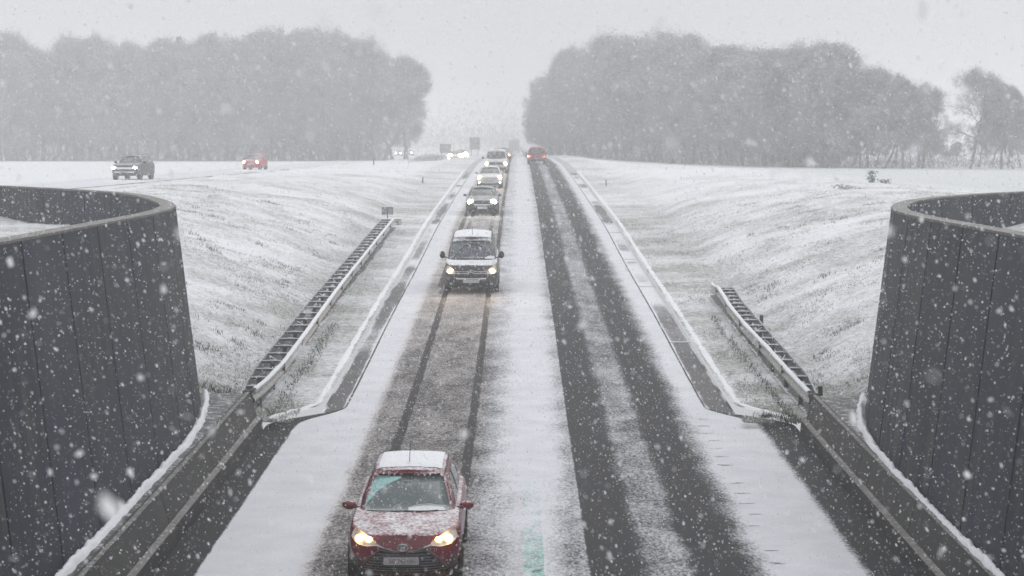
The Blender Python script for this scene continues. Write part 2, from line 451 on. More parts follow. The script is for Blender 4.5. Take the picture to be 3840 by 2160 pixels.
# --- embankments, one sheet per side, reaching the horizon
def embankment(side):
    ex = 4.50 if side < 0 else 4.96
    yv = np.concatenate([np.arange(43.12, 75, .30), np.arange(75, 120, .6), np.arange(120, 260, 2.0), np.arange(260, 700, 12), np.arange(700, 2600, 150)])
    u = np.concatenate([np.linspace(0, 1, 62)])
    nx = 62; nfar = 26
    rows = []
    for y in yv:
        tt = float(smoothstep(43.6, 46.2, y)); x0 = (5.58 if side < 0 else 6.13) * (1 - tt) + ex * tt + (.14 * max(0, 1 - (y - 43.1) / .5) if side < 0 else 0)
        if y < (72 if side < 0 else 63.2):
            x1 = abs(back_x(y, side)) + .12
            a = np.linspace(x0, x1, nx); b = np.full(nfar, x1)
        else:
            x1 = 34 if y < 200 else 60
            a = x0 + (x1 - x0) * np.linspace(0, 1, nx) ** 1.15
            b = x1 + (2000 - x1) * np.linspace(0, 1, nfar + 1)[1:] ** 3
        rows.append(np.concatenate([a, b]))
    X = np.array(rows) * side; Y = np.repeat(yv[:, None], X.shape[1], 1)
    Z = ground(X, Y)
    # raised lip of rough grass in front of the side road on the left
    ax = np.abs(X)
    steep = smoothstep(7.2, 9, ax) * (1 - smoothstep(20, 26, ax))
    cov = .54 + .13 * steep + .30 * smoothstep(22, 26, ax) + .12 * smoothstep(70, 200, Y)
    cov += .20 * fbm(X * .16, Y * .3, 3) * (ax < 24)
    cov -= .30 * (1 - smoothstep(43, 50, Y)) * smoothstep(6.5, 8, ax) * (1 - smoothstep(9.5, 12, ax))      # greener hollow by the slab
    cov -= .04 * (1 - smoothstep(47, 62, Y)) * smoothstep(4.9, 5.4, ax) * (1 - smoothstep(6.0, 6.4, ax))
    cov = np.clip(cov, .25, .97)
    fld = smoothstep(21, 27, ax) * (.25 if side < 0 else .75) * (1 - smoothstep(200, 330, Y))
    o = grid_mesh("ground", X, Y, Z, M_ground, {'cover': cov, 'field': fld})
    return o
embankment(-1); embankment(1)

# enclosed ground behind the walls
def infill(side):
    y = np.arange(-30, 72 if side < 0 else 63, .5); n = 40; X = []; Y = []
    for v in y:
        inner = (7.0 if side < 0 else 7.35) if v < 38 else (np.interp(v, [38, 41.5, 43.9], [7.0, 7.5, 8.0]) if side < 0 else np.interp(v, [37, 40.7, 43], [7.45, 8.0, 8.5]))
        if v > 43.9: inner = abs(back_x(v, side)) + .32
        X.append(side * (inner + (60 - inner) * np.linspace(0, 1, n) ** 1.8)); Y.append(np.full(n, v))
    X = np.array(X); Y = np.array(Y); Z = 4.66 + .12 * smoothstep(9, 20, np.abs(X)) + fbm(X * .5, Y * .5, 4) * .12
    if side > 0: Z = 4.40 + .50 * smoothstep(9.5, 14.5, np.abs(X)) + fbm(X * .5, Y * .5, 4) * .12
    cov = np.clip(.62 + .22 * fbm(X * .4, Y * .5, 3), .3, .95)
    grid_mesh("ground", X, Y, Z, M_ground, {'cover': cov})
infill(-1); infill(1)

# side road across the left field, and the fields
def side_road():
    yv = np.concatenate([np.arange(74, 240, 3.0), np.arange(240, 520, 10)])
    xc = np.interp(yv, [74, 135, 190, 260, 520], [-28.0, -26.7, -25.2, -25.0, -26.0])
    offs = np.array([-3.1, -2.6, -1.5, -.9, .9, 1.5, 2.6, 3.1]); cv = np.array([.97, .86, .70, .84, .84, .70, .86, .97])
    X = xc[:, None] + offs[None]; Y = np.repeat(yv[:, None], 8, 1)
    Z = ground(X * 0 + xc[:, None], Y) + .05
    grid_mesh("road", X, Y, Z, M_road, {'cover': np.repeat(cv[None], len(yv), 0), 'green': X * 0, 'mark': X * 0})
side_road()

# bare ground under the guardrails
def under_strip(xa, xb, y0, y1):
    yv = np.arange(y0, y1, .5); n = 7; t = np.linspace(0, 1, n)
    X = np.array([xa + (xb - xa) * t + .07 * float(fbm(v * .9, xa, 3)) for v in yv]); Y = np.repeat(yv[:, None], n, 1)
    Z = ground(X, Y) + .03
    cov = np.repeat((np.array([.65, .22, .12, .12, .12, .22, .65]))[None], len(yv), 0) + .25 * fbm(Y * .5, X, 3)
    grid_mesh("bare_strip", X, Y, Z, M_strip, {'cover': cov})
under_strip(-6.62, -5.88, 43.3, 97); under_strip(6.42, 7.05, 43.3, 67.5)

# ------------------------------------------------------------------ curved retaining walls
def wall(P, side, label):
    P = [Vector((p[0], p[1], 0)) for p in P]
    t = thing("retaining_wall", label, "wall", (P[18].x, P[18].y, 0))
    inv = -Vector((P[18].x, P[18].y, 0))
    N = []
    for i in range(len(P)):
        d = (P[min(i + 1, len(P) - 1)] - P[max(i - 1, 0)]).normalized()
        n = Vector((d.y, -d.x, 0)) if side < 0 else Vector((-d.y, d.x, 0))
        N.append(n)
    def outp(p, n, z, dep=0): return p + n * (.115 * (TOP - z) - dep) + Vector((0, 0, z)) + inv
    def inp(p, n, z, dep=0): return p - n * (.30 - dep) + Vector((0, 0, z)) + inv
    core = MB()
    for i in range(len(P) - 1):
        a, b = P[i], P[i + 1]; na, nb = N[i], N[i + 1]
        d = (b - a).normalized(); g = .042
        a2, b2 = a + d * g, b - d * g
        m = MB()
        z0, z1 = -.4, TOP
        m.hexa([outp(a2, na, z0), outp(b2, nb, z0), outp(b2, nb, z0, .12), outp(a2, na, z0, .12)],
               [outp(a2, na, z1), outp(b2, nb, z1), outp(b2, nb, z1, .12), outp(a2, na, z1, .12)])
        o = m.build("panel", M_wall, t)
        m = MB(); z0 = 3.9
        m.hexa([inp(a2, na, z0), inp(b2, nb, z0), inp(b2, nb, z0, .08), inp(a2, na, z0, .08)],
               [inp(a2, na, z1), inp(b2, nb, z1), inp(b2, nb, z1, .08), inp(a2, na, z1, .08)])
        if b.y > 38: m.build("inner_panel", M_wall, t)
        core.hexa([outp(a, na, -.4, .105), outp(b, nb, -.4, .105), inp(b, nb, -.4, .03), inp(a, na, -.4, .03)],
                  [outp(a, na, TOP - .03, .105), outp(b, nb, TOP - .03, .105), inp(b, nb, TOP - .03, .03), inp(a, na, TOP - .03, .03)])
        m = MB(); z0, z1 = TOP + .002, TOP + .04; e = .012
        a3, b3 = a + d * .004, b - d * .004
        m.hexa([outp(a3, na, z0, -e), outp(b3, nb, z0, -e), inp(b3, nb, z0, -e), inp(a3, na, z0, -e)],
               [outp(a3, na, z1, -e), outp(b3, nb, z1, -e), inp(b3, nb, z1, -e), inp(a3, na, z1, -e)])
        m.build("coping", M_coping, t)
    core.build("core", M_core, t)
    return P, N
WL = wall(PL, -1, "tall curved dark concrete retaining wall on the left, bending away from the road")
WR = wall(PR, 1, "tall curved dark concrete retaining wall on the right, bending away from the road")

# ------------------------------------------------------------------ low concrete barriers in front of the walls
def barrier(side, xt, xl, xb, joints, yend, label):
    t = thing("concrete_barrier", label, "barrier", (side * xt, yend, 0))
    o = Vector((side * xt, yend, 0))
    def ext(name, prof, y0, y1, mat, n=4):
        V = []; k = len(prof)
        for q in range(n + 1):
            y = y0 + (y1 - y0) * q / n; r = rzf(y)
            for (x, z) in prof: V.append((side * x - o.x, y - o.y, z + r))
        Fq = []
        for q in range(n):
            for j in range(k): Fq.append([q * k + j, q * k + (j + 1) % k, (q + 1) * k + (j + 1) % k, (q + 1) * k + j])
        Fq.append(list(range(k))[::-1]); Fq.append([n * k + j for j in range(k)])
        return mk(name, V, Fq, mat, t, False)
    for a, b in zip(joints[:-1], joints[1:]):
        ext("barrier_panel", [(xl + .07, .0), (xl + .075, .30), (xt, .80), (xt + .02, .815), (xt + .13, .815), (xt + .13, .0)], a + .02, b - .02, M_barr)
        ext("kerb_block", [(xb, -.1), (xb + .03, .27), (xl, .295), (xl + .066, .302), (xl + .066, -.1)], a + .012, b - .012, M_ledge if False else M_barr)
        ext("kerb_cap", [(xb + .026, .272), (xl - .001, .299), (xl + .066, .306), (xl + .066, .318), (xl, .312), (xb + .022, .284)], a + .012, b - .012, M_coping)
        ext("top_edge", [(xt - .006, .817), (xt + .07, .820), (xt + .07, .832), (xt - .006, .829)], a + .02, b - .02, M_coping)
    # dark backing behind the joints
    ext("backing", [(xl + .12, -.1), (xl + .12, .28), (xt + .06, .79), (xt + .12, .79), (xt + .12, -.1)], joints[0], yend - .02, M_core, 12)
    # ledge between the barrier and the wall
    V = []; Fq = []; ysl = list(np.arange(-8, yend - .001, 1.0)) + [yend]
    W = WL if side < 0 else WR
    for y in ysl:
        xw = (np.interp(y, [0, 36.7, 39.15, 41.5, 43.9], [6.74, 6.74, 6.87, 7.13, 7.62]) if side < 0 else np.interp(y, [0, 34, 36.3, 38.6, 40.7, 43], [7.06, 7.06, 7.12, 7.3, 7.62, 8.12]))
        r = rzf(y)
        V += [(side * (xt + .13) - o.x, y - o.y, r + .80), (side * (xw + .1) - o.x, y - o.y, r + .79),
              (side * (xt + .13) - o.x, y - o.y, r - .4), (side * (xw + .1) - o.x, y - o.y, r - .4)]
    for q in range(len(ysl) - 1):
        a = q * 4; Fq += [[a, a + 4, a + 5, a + 1]]
    q = (len(ysl) - 1) * 4; Fq.append([q, q + 1, q + 3, q + 2])
    mk("ledge_slab", V, Fq, M_ledge, t, False)
    # end post
    m = MB(); r = rzf(yend)
    xa, xb2 = sorted((side * (xt - .05) - o.x, side * (xt + .16) - o.x))
    m.box(xa, xb2, .005, .14, r - .3, r + .845); m.build("end_post", M_barr, t)
    return t
barrier(-1, 5.83, 5.60, 5.54, [-7.2, -2.4, 2.4, 7.2, 12.2, 17.2, 22.1, 27.2, 32.1, 36.9, 43.0], 43.0, "low dark concrete barrier with stepped base below the left wall")
barrier(1, 6.34, 6.13, 6.07, [-7.2, -2.4, 2.4, 7.2, 12.2, 17.0, 21.8, 26.6, 31.4, 36.2, 42.6], 42.6, "low dark concrete barrier with stepped base below the right wall")
# snow banked along the foot of the walls
def foot(Wn, side, i0, i1):
    P, N = Wn; pts = []
    for i in range(i0, i1):
        y = P[i].y; z = rzf(y) + .80
        p = P[i] + N[i] * (.115 * (TOP - z) + .10); pts.append((p.x, p.y, z))
    return pts
fl = foot(WL, -1, 6, 22); fl = [p for p in fl if p[1] < 42.9]; fr = foot(WR, 1, 6, 22); fr = [p for p in fr if p[1] < 42.5]
ridge("snow_drift", fl + [(-6.78, 42.9, rzf(42.9) + .8)], .15, .10, step=.10)
ridge("snow_drift", fr + [(7.42, 42.5, rzf(42.5) + .8)], .15, .10, step=.10)

# ------------------------------------------------------------------ ladder-like double guardrails
def guardrail(side, fpath, bpath, rungs, label, posts_every=2):
    """fpath, bpath: (y, x) of the front and back beams"""
    y0, y1 = fpath[0][0], fpath[-1][0]
    t = thing("guardrail", label, "guardrail", (side * fpath[0][1], y0, 0))
    o = Vector((side * fpath[0][1], y0, 0))
    fx = lambda y: side * float(np.interp(y, [p[0] for p in fpath], [p[1] for p in fpath]))
    bx = lambda y: side * float(np.interp(y, [p[0] for p in bpath], [p[1] for p in bpath]))
    gz = lambda y: rzf(y) + .10 - (.22 * float(smoothstep(y1 - 4, y1, y)))
    def beam(name, fx, prof, mat, ys, closed=False):
        V = []; Fq = []; k = len(prof)
        for y in ys:
            for (dx, dz) in prof: V.append((fx(y) - side * dx - o.x, y - o.y, gz(y) + dz))
        for q in range(len(ys) - 1):
            for j in range(k if closed else k - 1):
                Fq.append([q * k + j, q * k + (j + 1) % k, (q + 1) * k + (j + 1) % k, (q + 1) * k + j])
        return mk(name, V, Fq, mat, t, True)
    w = [(0, .74), (.02, .75), (.05, .73), (.075, .68), (.075, .66), (.03, .62), (.0, .60), (.03, .575), (.075, .53), (.075, .51), (.05, .46), (.02, .44), (0, .45)]
    w = w + [(-.012, .45), (-.012, .6), (-.012, .74)]
    L0 = y0; n = 0
    while L0 < y1 - .5:
        L1 = min(L0 + 4.3, y1); beam("front_beam", fx, w, M_steel, list(np.arange(L0, L1, .6)) + [L1], True)
        m = MB(); m.box(fx(L1) - o.x - .085, fx(L1) - o.x + .085, L1 - o.y - .05, L1 - o.y + .03, gz(L1) + .47, gz(L1) + .735)
        if L1 < y1 - .5: m.build("splice", M_darksteel, t)
        L0 = L1
    # snow lying along the front beam
    V = []; Fq = []; k = 7; yl = list(np.arange(y0 + .05, y1, .22))
    for i, y in enumerate(yl):
        hw = .058 * (1 + .25 * float(fbm(i * .5, 2.2 * side, 3))); hh = .040 * (1 + .6 * float(fbm(i * .6, 5.2 * side, 3)))
        for j in range(k):
            a = math.pi * j / (k - 1); V.append((fx(y) - side * .035 + hw * math.cos(a) - o.x, y - o.y, gz(y) + .742 + hh * math.sin(a)))
    for i in range(len(yl) - 1):
        for j in range(k - 1): Fq.append([i * k + j, i * k + j + 1, (i + 1) * k + j + 1, (i + 1) * k + j])
    mk("snow_cap", V, Fq, M_snow, t)
    bprof = [(-.02, .74), (.02, .74), (.02, .60), (.05, .54), (.02, .46), (-.02, .46), (-.03, .6)]
    beam("back_beam", bx, bprof, M_darksteel, list(np.arange(bpath[0][0], bpath[-1][0], .8)) + [bpath[-1][0]], True)
    for i, y in enumerate(rungs):
        m = MB(); xa, xb = sorted((fx(y) + side * .0, bx(y) - side * .02)); z = gz(y)
        m.box(xa - o.x, xb - o.x, y - o.y - .03, y - o.y + .03, z + .68, z + .728)
        ob = m.build("rung", M_darksteel, t)
        m = MB(); m.tube([(xa - o.x + .03, y - o.y, z + .731), ((xa + xb) / 2 - o.x, y - o.y + .004, z + .741), (xb - o.x - .03, y - o.y, z + .731)], [.014, .024, .014], 6)
        m.build("rung_snow", M_snow, t)
        if i % posts_every == 1:
            m = MB(); xc = (xa + xb) / 2 - o.x; g0 = float(ground(np.array(xc + o.x), np.array(y))) - .1
            m.box(xc - .05, xc + .05, y - o.y + .05, y - o.y + .11, g0, z + .68); m.box(xc - .05, xc - .035, y - o.y - .0, y - o.y + .05, g0, z + .68)
            m.build("post", M_darksteel, t)
    # diagonal braces
    for q in range(3, len(rungs) - 2, 5 if side < 0 else 4):
        ya, yb = rungs[q], rungs[q + 1]
        m = MB(); m.tube([(fx(ya) + side * .05 - o.x, ya - o.y, gz(ya) + .66), (bx(yb) - side * .05 - o.x, yb - o.y, gz(yb) + .66)], .028, 5); m.build("brace", M_darksteel, t)
    return t
rl = list(np.arange(43.8, 95.3, 1.325)); rr = [44.0, 45.3, 46.6, 47.95, 49.3, 50.6, 51.9, 53.2, 54.4, 55.5, 56.5, 57.4, 58.35, 59.3, 60.2, 61.1, 62.05, 63.0, 63.9, 64.8, 65.6]
guardrail(-1, [(43.14, 5.80), (44.5, 5.72), (47.4, 5.66), (53, 5.70), (69.6, 5.82), (82, 5.88), (93.3, 5.86), (96.3, 5.66)], [(43.14, 5.98), (44.5, 6.10), (47, 6.2), (54.4, 6.27), (66.8, 6.32), (83.6, 6.4), (95.6, 6.36)], rl, "long snow covered guardrail with ladder-like rungs beside the left verge")
guardrail(1, [(42.75, 6.34), (45, 6.33), (50, 6.34), (54.5, 6.28), (58.9, 6.30), (66.8, 6.56)], [(42.75, 6.45), (45.5, 6.66), (48.7, 6.70), (60, 6.76), (66.1, 7.0)], rr, "shorter snow covered guardrail with ladder-like rungs on the right verge")

# small board just past the end of the left guardrail
b = thing("marker_board", "small grey marker board on a stub post past the left guardrail's far end", "sign", (-6.38, 97.2, float(ground(np.array(-6.38), np.array(97.2)))))
m = MB(); m.box(-.25, -.01, -.01, .012, .62, .92); m.build("plate", simple("grey plate", (.30, .30, .32), .5), b)
m = MB(); m.box(.04, .27, -.01, .012, .63, .93); m.build("plate", bpy.data.materials["grey plate"], b)
fr_ = MB()
for (xa, xb, za, zb_) in ((-.265, .285, .595, .62), (-.265, .285, .93, .955), (-.265, -.25, .62, .93), (.27, .285, .62, .93)): fr_.box(xa, xb, -.02, .02, za, zb_)
fr_.build("frame", M_darksteel, b)
m = MB(); m.box(-.008, .034, -.03, .03, -.2, .95); m.build("post", M_darksteel, b)

# stakes and posts in the verges
def stake(name, label, x, y, h, wd=.07, c=(.12, .12, .12), lean=0.0, cat="post", group=None, cap=True):
    z = float(ground(np.array(x), np.array(y)))
    t = thing(name, label, cat, (x, y, z - .1), 0, group)
    m = MB(); m.box(-wd / 2, wd / 2, -.025, .025, 0, h + .1); o = m.build("post", simple("post grey" + str(len(bpy.data.objects)), c, .6), t)
    m = MB(); m.box(-wd / 2 - .006, wd / 2 + .006, -.031, .031, h + .10, h + .13)
    if cap: m.build("snow_cap", M_snow, t)
    t.rotation_euler = (0, lean, 0)
    return t
stake("wooden_stake", "grey stake standing halfway along the right guardrail, behind its back beam", 7.02, 57.2, .58, .10, (.05, .05, .05))
stake("wooden_stake", "grey stake standing beside the near end of the right guardrail", 6.86, 44.9, .5, .10, (.05, .05, .05))
stake("marker_post", "dark thin marker post at the crest below the left wood", -14.9, 206, .85, .12, (.04, .04, .04), cap=False)
stake("marker_post", "short dark marker post leaning in the left verge beyond the guardrail", -6.9, 144, .42, .09, (.05, .06, .05), .08)
stake("marker_post", "short pale marker post in the right verge", 6.2, 140, .45, .10, (.3, .3, .3), -.05)
stake("sapling_stake", "thin tall stake on the right crest in front of the wood", 16.4, 196, 1.35, .05, (.2, .19, .18))
# ------------------------------------------------------------------ vehicles
def glass_mat(name, c, frost=0.3, r=.12):
    m = NT(name); n = m.noise(25, 5, .75, obj=True); n2 = m.noise(3.0, 3, .6, obj=True)
    f = m.ramp(m.math('ADD', m.math('MULTIPLY', n, .6), m.math('MULTIPLY', n2, .4)), .60 - frost * .25, .70)
    m.col(m.mix(f, c, (.62, .66, .68))); m.rough(m.mixf(f, r, .8)); return m.m
def emit(name, c, s):
    m = NT(name); m.b.inputs["Base Color"].default_value = (.9, .9, .9, 1)
    m.b.inputs["Emission Color"].default_value = (*c, 1); m.b.inputs["Emission Strength"].default_value = s; return m.m
M_glass = glass_mat("windscreen glass", (.085, .11, .115), .25)
M_glass_far = glass_mat("distant car glass", (.035, .04, .045), .35, .3)
M_side = glass_mat("side glass", (.05, .06, .065), .5)
M_frost = simple("snow crusted glass", (.27, .48, .47), .6, 0, .35, 25)
M_wiped = simple("clear violet glass", (.07, .07, .10), .15, 0, .35, 12)
M_black = simple("black trim", (.012, .012, .013), .45)
M_grille = snowy("black grille", (.006, .006, .007), .15, .5, 0, 60, 5)
M_chrome = snowy("chrome strip", (.45, .46, .47), .5, .3, .6, 60, 4)
M_greyplastic = snowy("grey plastic slat", (.05, .053, .056), .6, .5, 0, 60, 4)
M_tyre = simple("tyre rubber", (.02, .02, .02), .8)
M_rim = simple("alloy rim", (.30, .31, .33), .35, .6)
M_lens = simple("headlamp housing", (.42, .44, .45), .25, 0, .3, 20)
M_plate = simple("dirty number plate", (.42, .40, .42), .6, 0, .2, 30)
M_ink = simple("plate lettering", (.16, .13, .08), .6)
M_lamp = emit("halogen lamp", (1, .52, .17), 17)
M_lampw = emit("cool white lamp", (.93, 1, .80), 26)
M_fog = emit("white daytime lamp", (.85, 1, .93), 9)
M_tail = emit("tail lamp", (1, .06, .05), 3.5)
M_amber = emit("amber lamp", (1, .55, .2), 6)
M_tailoff = simple("tail lamp red plastic", (.35, .02, .02), .3)

class Shell:
    def __init__(s, lv, zb, zt, af, nf, ar, nr, crown=.03, zbf=None):
        s.v = [l[0] for l in lv]; s.W = [l[1] for l in lv]; s.F = [l[2] for l in lv]; s.R = [l[3] for l in lv]
        s.zb, s.ztp, s.af, s.nf, s.ar, s.nr, s.crown = zb, zt, af, nf, ar, nr, crown
        s.zbp = zbf
    def zt(s, y): return float(np.interp(y, [p[0] for p in s.ztp], [p[1] for p in s.ztp]))
    def z0(s, y): return float(np.interp(y, [p[0] for p in s.zbp], [p[1] for p in s.zbp])) if s.zbp else s.zb
    def lev(s, v): return [float(np.interp(v, s.v, a)) for a in (s.W, s.F, s.R)]
    def outline(s, v, n=9, m=10):
        W, F, R = s.lev(v); P = []
        for i in range(n):
            t = math.pi / 2 * (1 - i / n); P.append((W * math.cos(t) ** (2 / s.nf) if i else 0, F + s.af - s.af * math.sin(t) ** (2 / s.nf)))
        ya, yb = F + s.af, R - s.ar
        for i in range(m + 1): P.append((W, ya + (yb - ya) * i / m))
        for i in range(1, n + 1):
            t = math.pi / 2 * i / n; P.append((W * max(math.cos(t), 0) ** (2 / s.nr) if i < n else 0, R - s.ar + s.ar * math.sin(t) ** (2 / s.nr)))
        return P
    def mesh(s, name, mat, parent, nv=9):
        V = []; Fq = []; rings = []
        for i in range(nv + 1):
            v = i / nv; ring = []
            o = s.outline(v); full = o + [(-x, y) for (x, y) in o[-2:0:-1]]
            for (x, y) in full: ring.append((x, y, s.z0(y) + v * (s.zt(y) - s.z0(y))))
            rings.append(ring)
        top = rings[-1]
        for q in (.96, .88, .7, .45, .2, 0):
            rings.append([(x * q, y, z + s.crown * (1 - q * q) ** .8) for (x, y, z) in top])
        k = len(top)
        for r in rings: V += r
        for i in range(len(rings) - 1):
            for j in range(k): Fq.append([i * k + j, i * k + (j + 1) % k, (i + 1) * k + (j + 1) % k, (i + 1) * k + j])
        return mk(name, V, Fq, mat, parent, True)
    def front(s, x, z):
        y = s.F[len(s.F) // 2] + .1
        for _ in range(12):
            v = min(max((z - s.z0(y)) / max(s.zt(y) - s.z0(y), .01), 0), 1)
            W, F, R = s.lev(v); q = min(abs(x) / W, .999)
            yn = F + s.af - s.af * (1 - q ** s.nf) ** (1 / s.nf); y = y * .5 + yn * .5
        return y
    def side(s, y, z):
        v = min(max((z - s.z0(y)) / max(s.zt(y) - s.z0(y), .01), 0), 1); W, F, R = s.lev(v)
        if y < F + s.af: return W * max(1 - min((F + s.af - y) / s.af, 1) ** s.nf, 0) ** (1 / s.nf)
        if y > R - s.ar: return W * max(1 - min((y - R + s.ar) / s.ar, 1) ** s.nr, 0) ** (1 / s.nr)
        return W
def poly_at(pts, t):
    d = [0]
    for a, b in zip(pts[:-1], pts[1:]): d.append(d[-1] + math.dist(a, b))
    q = t * d[-1]
    return (float(np.interp(q, d, [p[0] for p in pts])), float(np.interp(q, d, [p[1] for p in pts])))
def panel(sh, name, top, bot, mat, parent, off=.006, nx=8, nz=4, face='front', sgn=1, thick=.02):
    if face == 'front' and sgn < 0: top = [(-x, z) for x, z in top]; bot = [(-x, z) for x, z in bot]
    V = []; Fq = []
    def P(a, b, o):
        if face == 'front': return (a, sh.front(a, b) - o, b)
        return (sgn * (sh.side(a, b) + o), a, b)
    for layer in (off, off - thick):
        for j in range(nz + 1):
            for i in range(nx + 1):
                a = poly_at(top, i / nx); b = poly_at(bot, i / nx); t = j / nz
                V.append(P(a[0] * (1 - t) + b[0] * t, a[1] * (1 - t) + b[1] * t, layer))
    k = nx + 1; n0 = k * (nz + 1)
    for j in range(nz):
        for i in range(nx): Fq.append([j * k + i, j * k + i + 1, (j + 1) * k + i + 1, (j + 1) * k + i])
    ed = [i for i in range(k)] + [j * k + nx for j in range(1, nz + 1)] + [nz * k + i for i in range(nx - 1, -1, -1)] + [j * k for j in range(nz - 1, 0, -1)]
    for a, b in zip(ed, ed[1:] + ed[:1]): Fq.append([a, b, b + n0, a + n0])
    return mk(name, V, Fq, mat, parent, True)
def ellipsoid(name, c, r, mat, parent, n=10, m=7):
    V = []; Fq = []
    for i in range(m + 1):
        a = -math.pi / 2 + math.pi * i / m
        for k in range(n): t = 2 * math.pi * k / n; V.append((c[0] + r[0] * math.cos(a) * math.cos(t), c[1] + r[1] * math.cos(a) * math.sin(t), c[2] + r[2] * math.sin(a)))
    for i in range(m):
        for k in range(n): Fq.append([i * n + k, i * n + (k + 1) % n, (i + 1) * n + (k + 1) % n, (i + 1) * n + k])
    return mk(name, V, Fq, mat, parent, True)
_wheel = {}
def wheel(parent, x, y, r, wd=.20):
    side = 1 if x > 0 else -1
    if (r, wd) not in _wheel:
        a = MB(); a.lathe([(r * .66, -wd / 2), (r * .93, -wd / 2), (r, -wd / 2 + .03), (r, wd / 2 - .03), (r * .93, wd / 2), (r * .66, wd / 2)], 22)
        b_ = MB(); b_.lathe([(r * .66, -wd / 2 + .01), (r * .6, wd / 2 - .03), (r * .2, wd / 2 - .035), (.0, wd / 2 - .02)], 18)
        for k in range(5):
            t = 2 * math.pi * k / 5; b_.tube([(wd / 2 - .015, 0, 0), (wd / 2 - .015, r * .62 * math.cos(t), r * .62 * math.sin(t))], .025, 4)
        ta = a.build("tyre", M_tyre, None, True); tb = b_.build("rim", M_rim, None, True)
        _wheel[(r, wd)] = (ta.data, tb.data); bpy.data.objects.remove(ta); bpy.data.objects.remove(tb)
    hub = mk_shared("wheel", _wheel[(r, wd)][0], parent, (x, y, r), 0 if side > 0 else math.pi)
    mk_shared("rim", _wheel[(r, wd)][1], hub)
    return hub
def text_mesh(name, txt, size, mat, parent, loc, depth=.003, rot=(math.pi / 2, 0, 0)):
    cu = bpy.data.curves.new(name, 'FONT'); cu.body = txt; cu.size = size; cu.extrude = depth; cu.align_x = 'CENTER'; cu.align_y = 'CENTER'; cu.resolution_u = 2
    ob = bpy.data.objects.new(name + "_src", cu); C.objects.link(ob)
    dg = bpy.context.evaluated_depsgraph_get(); me = bpy.data.meshes.new_from_object(ob.evaluated_get(dg))
    bpy.data.objects.remove(ob); bpy.data.curves.remove(cu); me.name = name
    me.materials.clear(); me.materials.append(mat)
    o = bpy.data.objects.new(name, me); C.objects.link(o); o.parent = parent; o.location = loc; o.rotation_euler = rot
    return o
def lamp_light(parent, x, y, z, energy, col, size=1.6):
    ld = bpy.data.lights.new("headlamp_beam", 'SPOT'); ld.energy = energy * .10; ld.color = col; ld.spot_size = size; ld.spot_blend = .8; ld.shadow_soft_size = .06
    o = bpy.data.objects.new("headlamp_beam", ld); C.objects.link(o); o.parent = parent; o.location = (x, y, z)
    o.rotation_euler = (math.radians(90 - 5), 0, math.pi); return o

